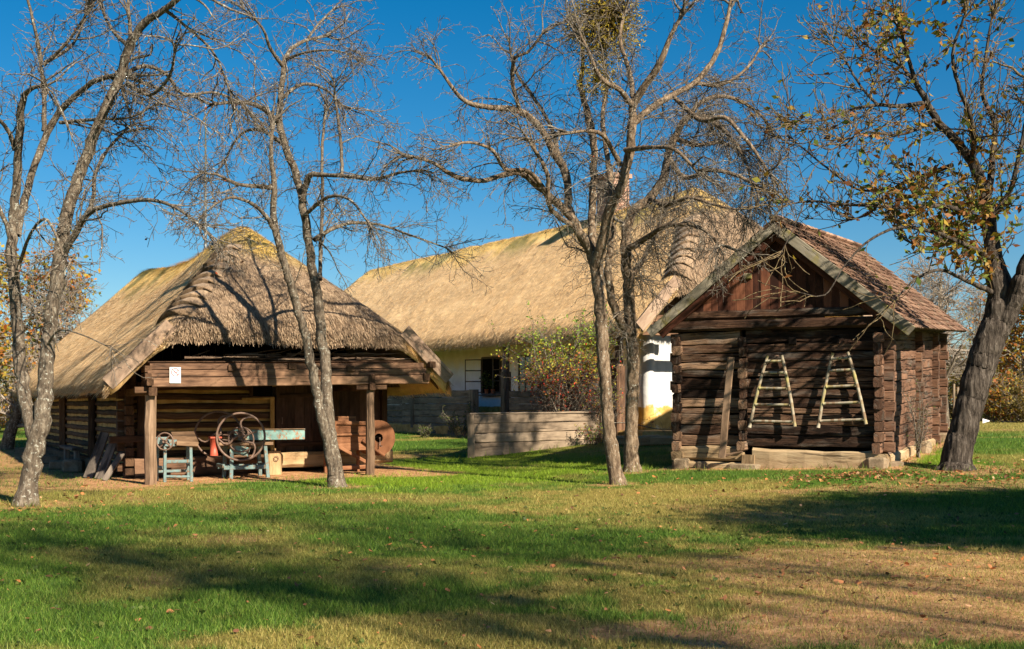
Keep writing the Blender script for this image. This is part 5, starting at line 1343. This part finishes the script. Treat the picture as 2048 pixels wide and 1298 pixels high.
# walnut on the right
Y5 = 23.6
t5 = Ls(Y5,
 [(1908, 952, 37, 0), (1916, 900, 35, 0), (1932, 840, 34, 0), (1950, 770, 35, 0), (1972, 700, 36, 0), (1992, 645, 36, 0), (2000, 590, 30, 0), (1992, 545, 27, 0), (1984, 500, 20, .1), (1978, 440, 17, .2), (1965, 380, 14, .3), (1945, 325, 12, .4), (1905, 275, 10, .3), (1870, 235, 9, .2), (1848, 195, 8, .1), (1832, 165, 6, 0), (1815, 110, 4, -.1), (1800, 50, 3, -.2)],
 [(1994, 665, 26, 0), (2025, 610, 24, -.2), (2045, 550, 20, -.4), (2075, 480, 16, -.6), (2100, 400, 12, -.8), (2110, 300, 9, -1), (2100, 200, 7, -1.2)],
 [(1975, 400, 9, .3), (1985, 320, 8, .8), (1990, 250, 7, 1.0), (1965, 185, 5, 1.0), (1972, 110, 4, 1.0), (1985, 30, 3, 1.0)],
 [(1945, 325, 7, .4), (1945, 250, 6, -.4), (1920, 180, 5, -.8), (1905, 110, 4, -1.0), (1930, 30, 3, -1.2)],
 [(1850, 205, 6, .1), (1800, 212, 5, -.3), (1755, 210, 5, -.6), (1700, 220, 3.5, -1.0), (1650, 240, 2.5, -1.2), (1600, 243, 1.6, -1.4)],
 [(1980, 460, 9, .2), (1930, 425, 7, -.4), (1880, 412, 6, -.8), (1820, 415, 5, -1.2), (1750, 412, 4, -1.6), (1680, 408, 3.5, -1.9), (1620, 402, 2.6, -2.1), (1565, 412, 1.6, -2.3)],
 [(1985, 520, 9, .1), (1930, 490, 6, -.8), (1870, 465, 5, -1.4), (1800, 455, 4, -1.9), (1740, 480, 3, -2.3), (1690, 530, 2, -2.5), (1650, 590, 1.6, -2.7), (1600, 585, 1.2, -2.8)],
 [(1905, 330, 6, .4), (1850, 350, 5, .9), (1790, 375, 4, 1.3), (1740, 425, 3, 1.6), (1700, 440, 2, 1.8)],
 [(1975, 445, 7, .2), (2020, 380, 6, 0), (2040, 300, 5, -.2), (2060, 200, 4, -.4)],
 [(1870, 240, 5, .2), (1830, 260, 4, -.5), (1790, 270, 3, -.9), (1740, 265, 3, -1.2), (1690, 280, 2, -1.5)],
 [(1995, 590, 8, 0), (1930, 560, 5, -.7), (1880, 540, 4, -1.2), (1830, 560, 3, -1.5), (1790, 600, 2, -1.7)],
 [(1790, 375, 3, 1.3), (1720, 380, 3, 1.6), (1660, 340, 2.5, 1.8), (1610, 300, 2, 2.0), (1575, 270, 1.5, 2.1)],
 [(1835, 170, 5, 0), (1800, 130, 4, .6), (1760, 110, 3, 1.0), (1720, 80, 2, 1.3)],
 [(1755, 210, 4, -.6), (1720, 170, 3, -.2), (1690, 120, 2.5, 0), (1665, 90, 1.6, .2)],
 [(1990, 540, 7, .1), (1960, 500, 6, 1.0), (1910, 480, 4, 1.6), (1860, 500, 3, 2.0), (1810, 480, 2, 2.4)],
 [(1610, 402, 2, -2.1), (1590, 450, 1.5, -2.3), (1560, 510, 1.2, -2.5)],
)
def wsel(q):
    px = 1024+q.x*F/q.y; py = HY-(q.z-EYE)*F/q.y
    a = math.exp(-(((px-1860)/140)**2+((py-430)/120)**2))+.9*math.exp(-(((px-1850)/120)**2+((py-60)/60)**2))+.9*math.exp(-(((px-1960)/60)**2+((py-500)/120)**2))+.05
    return a
T5 = tree('walnut_tree', 'leaning walnut with dark furrowed trunk and last yellow-green leaves, right of the granary', 'tree', at(1908, 948, Y5), t5, M['bark_walnut'], M['twig_walnut'], 25, rsc=.80, dens=(4.4, 5.0, 3.6), lens=((.7, 2.0), (.35, 1.1), (.12, .35)), ntrunk=2, furrow=.06, keep=prune((1380, 1800, 440, 900, .88), (1800, 1960, 520, 900, .8)), trop=(.05, .10, .12), wobs=(.18, .2, .22), leaves=(M['leaf_walnut'], 3300, .145, wsel), tip=.0065)

# ------------------------------------------------------------------ shrubs
def shrub(name, label, cat, base, H_, W_, nst, leafmat, nleaf, lsize, seed, twigm=None, group=None, hips=0, lowbare=0., d=(6., 8.), open_=.45):
    r = random.Random(seed); T = thing(name, label, cat, base, group); st = []
    for i in range(nst):
        a = r.random()*6.283; s = base+Vector((math.cos(a)*W_*.18*r.random(), math.sin(a)*W_*.18*r.random(), -.02))
        st.append(branch(s, Vector((math.cos(a)*open_, math.sin(a)*open_, 1)), H_*r.uniform(.6, 1.05), H_*.006+.003, 8, r, .0, .17))
    l2 = []
    for p, rs in st:
        for i in range(1, len(p)-1):
            for _ in range(int(d[0]/2)+(r.random() < .5)): l2.append(branch(p[i].lerp(p[i+1], r.random()), (p[i+1]-p[i]).normalized()*.8+rv(r)*.55, H_*r.uniform(.08, .26), .005, 5, r, -.05, .3))
    l3 = []
    for p, rs in l2:
        for _ in range(int(d[1]/4)): i = r.randrange(1, len(p)); l3.append(branch(p[i], rv(r), H_*r.uniform(.03, .09), .003, 3, r, -.03, .3))
    V, Fq = batch_tubes([([tuple(x) for x in p], [max(q, .003) for q in rs]) for p, rs in st+l2+l3], 4)
    raw_mesh('stems', V, Fq, twigm or M['twig'], T)
    pool = [q for p, rs in l2+l3 for q in p[1:]]
    pts = []
    for _ in range(nleaf*8):
        if len(pts) >= nleaf: break
        q = pool[int(r.random()*len(pool))]; k = (q.z-base.z)/H_
        if r.random() < max(.06, 1 if k > lowbare else (k/lowbare)**3 if lowbare else 1): pts.append(tuple(q+rv(r)*.02))
    tone_ = None
    if hips: tone_ = np.clip(np.array([(p[2]-base.z)/H_ for p in pts])*1.5-.45+rng.normal(0, .20, len(pts)), 0, 1)
    leaf_cloud('foliage', leafmat, pts, lsize, T, flat=.7, tone=tone_)
    if hips:
        mm = MB()
        for _ in range(hips):
            q = pool[int(r.random()*len(pool))]; k = (q.z-base.z)/H_
            if .35 < k < .8: mm.rock(q-Vector((0, 0, .02)), .035, .035, .045, sq=1.)
        mm.build('rose_hip', M['hips'], T)['kind'] = 'stuff'
    return T
bp = at(1130, 0, 35.2); bp.z = .55
shrub('climbing_rose', 'tall sprawling rose with yellow-green top, red hips and bare twigs below, behind the plank wall', 'rose bush', bp, 3.7, 1.5, 40, M['leaf_rose'], 5600, .085, 5, hips=260, lowbare=.55, d=(6, 9), open_=.10)
bp = at(1170, 0, 35.0); bp.z = .6
shrub('rose_bush', 'lower brown twiggy rose beside the tall climbing rose, close to the middle trees', 'rose bush', bp, 1.9, 1.5, 30, M['leaf_rose'], 900, .06, 6, hips=40, lowbare=.5, open_=.35)
for (px, py, Y, h, lab, mt, nl) in ((921, 872, 43.0, 1.35, 'round green shrub at the end of the porch railing left of the plank wall', 'leaf_green', 900), (1188, 888, 33.8, .75, 'low green bush at the right end of the plank wall', 'leaf_rose', 500), (1626, 937, 25.3, .26, 'tiny green weed at the foot of the granary front', 'leaf_green', 70), (850, 868, 43.5, .5, 'weeds by the foot of the dark porch railing', 'leaf_green', 300)):
    p = at(px, 0, Y); p.z = g1(p.x, p.y)
    shrub('shrub', lab, 'shrub', p, h, h, 14, M[mt], nl, .06 if h > .4 else .05, int(px), d=(5, 6))
p = gran(GW+.28, 2.2, 0); p.z = g1(p.x, p.y)
shrub('creeper', 'thin creeper climbing the right side wall of the granary', 'creeper', p, 1.9, .35, 9, M['leaf_green'], 130, .05, 77, d=(4, 4), open_=.05)

# ------------------------------------------------------------------ background trees
def far_tree(name, label, px, py, Y, H_, seed, leafmat=None, nleaf=0, lsize=.2, spread=.35, bark=None, group=None, rtr=None, twigm=None, n1=26):
    r = random.Random(seed); b = at(px, py, Y); b.z = g1(b.x, b.y)-.05
    T = thing(name, label, 'tree', b, group)
    tr = branch(b, Vector((r.uniform(-.12, .12), 0, 1)), H_*.9, rtr or H_*.022, 12, r, .03, .06, .12)
    raw = [(tr[0], tr[1])]; V, Fq = batch_tubes([([tuple(x) for x in p], rs) for p, rs in raw], 10); raw_mesh('trunk', V, Fq, bark or M['bark_pale'], T, smooth=True)
    l1 = []; l2 = []; l3 = []
    for _ in range(n1):
        i = r.randrange(3, 12); a = r.random()*6.283; d_ = Vector((math.cos(a), math.sin(a), r.uniform(.3, 1.0)))
        l1.append(branch(tr[0][i], d_, H_*spread*(1.25-i/14)*r.uniform(.7, 1.1), max(.02, tr[1][i]*.5), 7, r, .03, .16, .25))
    for p, rs in l1:
        for _ in range(7): i = r.randrange(1, 7); l2.append(branch(p[i], (p[i]-p[i-1]).normalized()+rv(r)*.6, H_*r.uniform(.06, .15), max(.012, rs[i]*.5), 5, r, .02, .2, .4))
    for p, rs in l2:
        for _ in range(5): i = r.randrange(1, 5); l3.append(branch(p[i], (p[i]-p[i-1]).normalized()+rv(r)*.7, H_*r.uniform(.03, .08), .010, 3, r, .0, .25, .6))
    V, Fq = batch_tubes([([tuple(x) for x in p], [max(q, .010) for q in rs]) for p, rs in l1+l2+l3], 4); raw_mesh('crown', V, Fq, twigm or M['twig_far'], T)
    if leafmat:
        pool = [q for p, rs in l2+l3 for q in p[1:]]
        pts = [tuple(pool[int(r.random()*len(pool))]+rv(r)*H_*.015) for _ in range(nleaf)]
        leaf_cloud('foliage', leafmat, pts, lsize, T, flat=.8, asp=.7)
    return T
FT = 'autumn trees behind the barn'
BL = [  # left background
 (-110, 850, 44, 10.5, 1, 2600, .22, 'leaf_autumn', 'orange autumn tree cut by the left edge, nearest behind the barn'),
 (45, 850, 60, 10.5, 2, 1700, .25, 'leaf_autumn', 'yellow autumn tree showing between the two stems of the left pear tree'),
 (-20, 850, 75, 12.5, 3, 2600, .3, 'leaf_autumn', 'tallest orange and green autumn tree, farthest back at the left'),
 (150, 850, 62, 8.6, 4, 400, .2, 'leaf_autumn', 'almost bare tree above the far end of the barn roof')]
for (px, py, Y, H_, sd_, nl, ls, lm, lab) in BL: far_tree('autumn_tree', lab, px, py, Y, H_, 40+sd_, M[lm], nl, ls, group=FT, spread=.26)
far_tree('bare_tree', 'thin grey bare tree with pale branches over the far barn roof slope', 190, 850, 46, 6.8, 51, None, 0, group='bare trees behind the barn', spread=.45)
far_tree('bare_tree', 'bare tree with double trunk base low behind the left pear tree', 12, 880, 38, 3.6, 52, M['leaf_autumn'], 500, .12, rtr=.22)
# right background
far_tree('bare_tree', 'pale-barked bare tree right behind the granary corner', 1888, 840, 44, 6.4, 61, None, 0, spread=.42, rtr=.24, group='bare trees behind the granary', n1=34)
far_tree('bare_tree', 'tall faint bare tree in the distance above the granary roof end', 1842, 840, 80, 10.5, 62, None, 0, spread=.4, group='bare trees behind the granary', n1=40)
far_tree('bare_tree', 'distant bare tree half hidden by the walnut trunk', 1960, 840, 85, 9.5, 63, M['leaf_autumn'], 700, .2, spread=.45, group='bare trees behind the granary', n1=40)
far_tree('autumn_tree', 'golden autumn tree at the right edge behind the walnut trunk', 2040, 840, 62, 6.5, 64, M['leaf_autumn'], 3800, .2, spread=.5)
far_tree('autumn_tree', 'low orange autumn tree just right of the walnut trunk', 1985, 840, 66, 4.6, 65, M['leaf_autumn'], 2600, .18, spread=.55)
HB = [(1925, 66, 2.4, 3.2, 'leaf_bushdark', 'dark olive hedge bush left of the walnut trunk'), (1968, 63, 1.7, 2.6, 'leaf_green', 'low bright green bush right of the walnut trunk'), (2010, 60, 2.9, 4.0, 'leaf_autumn', 'golden brown hedge bush at the lawn edge'),
      (2065, 58, 3.0, 4.0, 'leaf_bushdark', 'brownish hedge bush cut by the right edge'), (1860, 74, 3.0, 4.5, 'leaf_bushdark', 'dim hedge bush in the gap beside the granary wall'), (2030, 72, 4.2, 5.0, 'leaf_bushdark', 'tall brownish thicket behind the golden hedge bush'),
      (-20, 52, 2.6, 4.0, 'leaf_autumn', 'orange bush at the far left behind the barn'), (40, 60, 3.0, 5.0, 'leaf_bushdark', 'olive bush left of the barn end'), (95, 64, 3.4, 5.0, 'leaf_green', 'green bush touching the barn roof end'), (160, 66, 3.8, 5.0, 'leaf_bushdark', 'dull bush above the barn roof eave end')]
for i, (px, Y, h, w_, lm, lab) in enumerate(HB):
    b = at(px, 0, Y); b.z = g1(b.x, b.y)
    T = shrub('hedge_bush', lab, 'bush', b, h, w_, 26, M[lm], 2600, .19, 300+i, M['twig_far'], group='bushes at the edge of the lawn', d=(5, 5), open_=.8)
# continuous wood far off
N = 52000; px_ = rng.random(N)*3400-700; Yw = rng.uniform(95, 130, N); X_ = (px_-1024)*Yw/F; hh = (fbm(X_*.12, Yw*.05, 4)*8+2.0)*rng.random(N)**.7
leaf_cloud('far_wood', M['leaf_bushdark'], np.stack([X_, Yw, .9+hh], 1), .55, None, (0, 110, 0))['kind'] = 'stuff'
bpy.data.objects['far_wood']['label'] = 'dull brown far-off wood along the horizon'; bpy.data.objects['far_wood']['category'] = 'wood'
# fence posts and little white sign at the right
for i, (px, Y, h, lab) in enumerate(((1908, 40, 1.55, 'left one of the two thin pale stakes behind the walnut trunk'), (1916, 41, 1.45, 'right one of the two thin pale stakes behind the walnut trunk'))):
    p = at(px, 0, Y); g = g1(p.x, p.y); m = MB(); m.beam((p.x, p.y, g-.05), (p.x, p.y, g+h), .07, .07, up=(1, 0, 0), wob=.006, seg=5); o = m.build('stake', M['grey']); tagit(o, lab, 'stake', 'stakes behind the walnut')
p = at(1966, 0, 55); g = g1(p.x, p.y); T = thing('signboard', 'small white triangular board on the far lawn right of the walnut trunk', 'sign', (p.x, p.y, g))
m = MB(); m.beam((p.x-.02, p.y, g+.12), (p.x+.30, p.y, g+.12), .03, .22, h1=.04); m.build('panel', M['whitepaint'], T); m = MB(); m.beam((p.x+.06, p.y+.03, g-.02), (p.x+.06, p.y+.03, g+.2), .03, .03, up=(1, 0, 0)); m.build('leg', M['metal'], T)
m = MB(); p = at(2018, 0, 58); m.beam((p.x-.3, p.y, g1(p.x, p.y)+.05), (p.x+.35, p.y, g1(p.x, p.y)+.03), .14, .12, wob=.01, tone=.9); o = m.build('felled_log', M['grey']); tagit(o, 'short pale log lying at the far lawn edge near the right side', 'log')

# ------------------------------------------------------------------ trees standing behind the camera (they shade the lawn)
def shade_tree(label, x, y, H_, cz, rx, ry, rz_, nclump, nl, seed, lm='leaf_bushdark', cs=.42):
    r = random.Random(seed); b = Vector((x+1.5, min(y, -2.0), 0)); b.z = g1(b.x, b.y); b = b if y < 9 else Vector((x, y, g1(x, y))); T = thing('shade_tree', label, 'tree', b, 'trees behind the viewer')
    tr = branch(b, Vector((x, y, cz))-b, (Vector((x, y, cz))-b).length, .08, 10, r, .0, .03, .4); l1 = []; pts = []
    for _ in range(nclump):
        v = rv(r).normalized()*(r.random()**.4); c = Vector((x+v.x*rx, y+v.y*ry, cz+v.z*rz_)); s = tr[0][r.randrange(7, 11)]
        l1.append(([s, s.lerp(c, .4)+rv(r)*.15, s.lerp(c, .7)+rv(r)*.15, c], [.03, .02, .012, .006]))
        for _ in range(nl): pts.append(tuple(c+rv(r)*cs))
    V, Fq = batch_tubes([([tuple(q) for q in tr[0]], tr[1])], 12); raw_mesh('trunk', V, Fq, M['bark_brown'], T, smooth=True)
    V, Fq = batch_tubes([([tuple(q) for q in p], rs) for p, rs in l1], 6); raw_mesh('limb', V, Fq, M['bark_brown'], T, smooth=True)
    leaf_cloud('foliage', M[lm], pts, .17, T, asp=.7)
hx, hy = math.cos(SUN_AZ)/math.tan(SUN_EL), math.sin(SUN_AZ)/math.tan(SUN_EL)
def over(gx0, gy0, z): return gx0+hx*z, gy0+hy*z
x_, y_ = over(7.6, 16.2, 6.8); shade_tree('dense tree right of the viewer, shading the lawn before the granary', x_, y_, 9, 6.8, 4.6, 3.7, 1.7, 320, 100, 1)
for i, (a, b, z, rx, ry, rz_, nc, nl, lab) in enumerate(((-3.4, 13.2, 9.5, 3.2, 2.3, 1.6, 60, 42, 'thin-crowned tree behind the viewer whose shade crosses the middle lawn'), (1.2, 13.8, 9.0, 2.6, 2.0, 1.5, 46, 42, 'loose-crowned tree behind the viewer shading the lawn near the middle trees'),
        (-1.2, 10.4, 10.5, 2.8, 1.7, 1.3, 55, 46, 'tall tree behind the viewer shading the near lawn'), (-6.2, 14.6, 10.0, 2.7, 2.0, 1.3, 40, 42, 'tree behind the viewer shading the lawn at the left'), (2.6, 8.6, 9.0, 1.9, .9, 1.0, 26, 46, 'small-crowned tree behind the viewer shading the nearest earth'), (-3.0, 17.6, 10.2, 3.2, 1.4, 1.2, 34, 34, 'sparse tree behind the viewer shading the lawn before the barn'))):
    z += 5; x_, y_ = over(a, b, z); shade_tree(lab, x_, y_, z+2, z, rx*1.1, ry*1.15, rz_, int(nc*.85), int(nl*.66), 10+i, cs=.8)

# ------------------------------------------------------------------ grass and fallen leaves
def scatter(n, y0, y1, k=.47, xm=1.0):
    y = np.sqrt(rng.random(n)*(y1*y1-y0*y0)+y0*y0); x = (rng.random(n)*2-1)*y*k*xm; return x, y
GX = []; GY = []; GS = []
for (n, y0, y1, sc_) in ((270000, 6.2, 13, 1.), (190000, 13, 20, 1.25), (130000, 20, 30, 1.6), (80000, 30, 60, 2.6)):
    x, y = scatter(n, y0, y1, .58); GX.append(x); GY.append(y); GS.append(np.full(n, sc_))
x = np.concatenate(GX); y = np.concatenate(GY); s_ = np.concatenate(GS)
di, dr, lu = patches(x, y)
bx = (x-BO.x)*BD.x+(y-BO.y)*BD.y; bu = (x-BO.x)*BB.x+(y-BO.y)*BB.y
hq = (x-HO.x)*HP.x+(y-HO.y)*HP.y; ht2 = (x-HO.x)*HA.x+(y-HO.y)*HA.y
gs2 = (x-GO.x)*GD.x+(y-GO.y)*GD.y; gu2 = (x-GO.x)*GB.x+(y-GO.y)*GB.y
k = (rng.random(len(x)) > di*.80) & ~((bx > -.2) & (bx < 6.2) & (bu > .6) & (bu < 17)) & ~((hq > .2) & (hq < 9) & (ht2 > 0) & (ht2 < 33)) & ~((gs2 > 0) & (gs2 < 4.5) & (gu2 > -.1) & (gu2 < 7.3))
x = x[k]; y = y[k]; s_ = s_[k]; dr = dr[k]; lu = lu[k]; n = len(x); print('grass', n)
z = gz(x, y)
tall = fbm(x*1.7, y*1.7, 3)
h = rng.uniform(.020, .070, n)*np.sqrt(s_)*(.45+1.0*tall)*(1-.35*dr); 
edge = np.zeros(n)
for (ex, ey, er) in ((-7.7, 19.2, .26), (-3.4, 23.2, .24), (2.03, 23.1, .22), (2.57, 25.9, .22), (8.75, 23.5, .50)): edge = np.maximum(edge, np.exp(-(np.maximum(np.hypot(x-ex, y-ey)-er, 0)/.14)**2))
gx2 = (x-GO.x)*GD.x+(y-GO.y)*GD.y; gu3 = (x-GO.x)*GB.x+(y-GO.y)*GB.y
edge = np.maximum(edge, np.exp(-(np.maximum(np.maximum(-gx2, gx2-4.5), np.maximum(-gu3-.15, gu3-7.3))/.14)**2)*.8)
ld = np.abs((x-wa.x)*(wb.y-wa.y)-(y-wa.y)*(wb.x-wa.x))/math.hypot(wb.x-wa.x, wb.y-wa.y); edge = np.maximum(edge, np.exp(-((ld-.1)/.12)**2)*((x > wa.x-.2) & (x < wb.x+.1))*.9)
h = h*(1+edge*rng.uniform(.5, 2.4, n)); a = rng.random(n)*6.283; ln = rng.uniform(.2, 1.1, n)*h
wd = rng.uniform(.0022, .0042, n)*s_
dx = np.cos(a); dy = np.sin(a); b = rng.random(n)*6.283; lx = np.cos(b)*ln; ly = np.sin(b)*ln
V = np.stack([np.stack([x-dx*wd, y-dy*wd, z-.004], 1), np.stack([x+dx*wd, y+dy*wd, z-.004], 1), np.stack([x+lx, y+ly, z+h], 1)], 1).reshape(-1, 3)
def m_grass():
    m = NT('grass_blade', .6, .25); t = m.attr('tone')
    g_ = m.ramp(t, [(0, (.030, .072, .010)), (.5, (.078, .170, .020)), (1, (.17, .29, .036))]); l_ = m.ramp(t, [(0, (.07, .12, .010)), (.5, (.16, .27, .015)), (1, (.28, .42, .03))])
    d_ = m.ramp(t, [(0, (.13, .12, .03)), (.5, (.32, .26, .07)), (1, (.52, .41, .15))])
    f = m.math('ADD', m.attr('dry'), m.math('MULTIPLY', m.math('SUBTRACT', m.attr('tone2'), .5), .55), True)
    c = m.mix(m.attr('lush'), g_, l_); c = m.mix(f, c, d_); m.colour(c)
    tr = m.n('ShaderNodeBsdfTranslucent'); m.l(c, tr.inputs[0]); mx = m.n('ShaderNodeMixShader'); mx.inputs[0].default_value = .35
    m.l(m.b.outputs[0], mx.inputs[1]); m.l(tr.outputs[0], mx.inputs[2]); m.l(mx.outputs[0], m.t.nodes['Material Output'].inputs[0]); return m.m
r3 = lambda q: np.repeat(q, 3)
gr = raw_mesh('grass', V, np.arange(n*3).reshape(-1, 3), m_grass(), None, (0, 15, 0), {'tone': r3(rng.random(n)), 'tone2': r3(rng.random(n)), 'dry': r3(dr), 'lush': r3(lu)})
tagit(gr, 'short lawn grass, green with dry yellow patches, covering the yard', 'grass', kind='stuff')
# broad-leaved weeds in the lawn
nc = 700; cx, cy = scatter(nc, 7, 19); pts = []
di, dr_, lu_ = patches(cx, cy)
for i in range(nc):
    if di[i] > .3: continue
    z_ = g1(cx[i], cy[i])
    for _ in range(5): pts.append((cx[i]+rnd.gauss(0, .03), cy[i]+rnd.gauss(0, .03), z_+.012))
o = leaf_cloud('lawn_weeds', M['leaf_green'], pts, .045, None, (0, 12, 0), flat=.35, asp=.8, down=-.35); tagit(o, 'small broad-leaved weeds scattered through the lawn', 'weeds', kind='stuff')
# fallen leaves
LX = []; LY = []
for (n_, f) in ((900, lambda: scatter(900, 7.2, 20)), (260, lambda: scatter(260, 20, 26, .45)), (520, lambda: (rng.normal(4.0, 1.8, 520), rng.normal(11, 1.9, 520))), (900, lambda: (rng.normal(8.0, 1.8, 900), rng.normal(22.2, 1.0, 900))), (420, lambda: (rng.normal(-7.6, 1.1, 420), rng.normal(18.6, 1.1, 420))), (300, lambda: (rng.normal(6.3, .55, 300), rng.normal(22.2, .4, 300)))):
    a_, b_ = f(); LX.append(a_); LY.append(b_)
x = np.concatenate(LX); y = np.concatenate(LY); k = y > 6.5; x = x[k]; y = y[k]; n = len(x)
ss = rng.uniform(.013, .034, n)*np.where(y > 20, 1.5, 1.); a = rng.random(n)*6.283; z = gz(x, y)+rng.uniform(.012, .035, n)
Vl = np.zeros((n, 6, 3)); shp = [(-1, 0), (-.35, .6), (.55, .5), (1.1, 0), (.5, -.55), (-.4, -.6)]
tl = rng.normal(0, .35, (n, 2)); cup = rng.uniform(-.4, .5, n)
for j, (p_, q_) in enumerate(shp):
    p2 = p_*ss*rng.uniform(.8, 1.2, n); q2 = q_*ss*rng.uniform(.7, 1.2, n)
    Vl[:, j, 0] = x+p2*np.cos(a)-q2*np.sin(a); Vl[:, j, 1] = y+p2*np.sin(a)+q2*np.cos(a); Vl[:, j, 2] = z+p2*tl[:, 0]+q2*tl[:, 1]+np.abs(q2)*cup
id_ = np.arange(n*6).reshape(n, 6); Fl = np.concatenate([id_[:, [0, 1, 2, 3]], id_[:, [0, 3, 4, 5]]])
o = raw_mesh('fallen_leaves', Vl.reshape(-1, 3), Fl, M['leaf_fallen'], None, (0, 15, 0), {'tone': np.repeat(rng.random(n), 6)}); tagit(o, 'orange and brown fallen leaves strewn over the lawn', 'fallen leaves', kind='stuff')
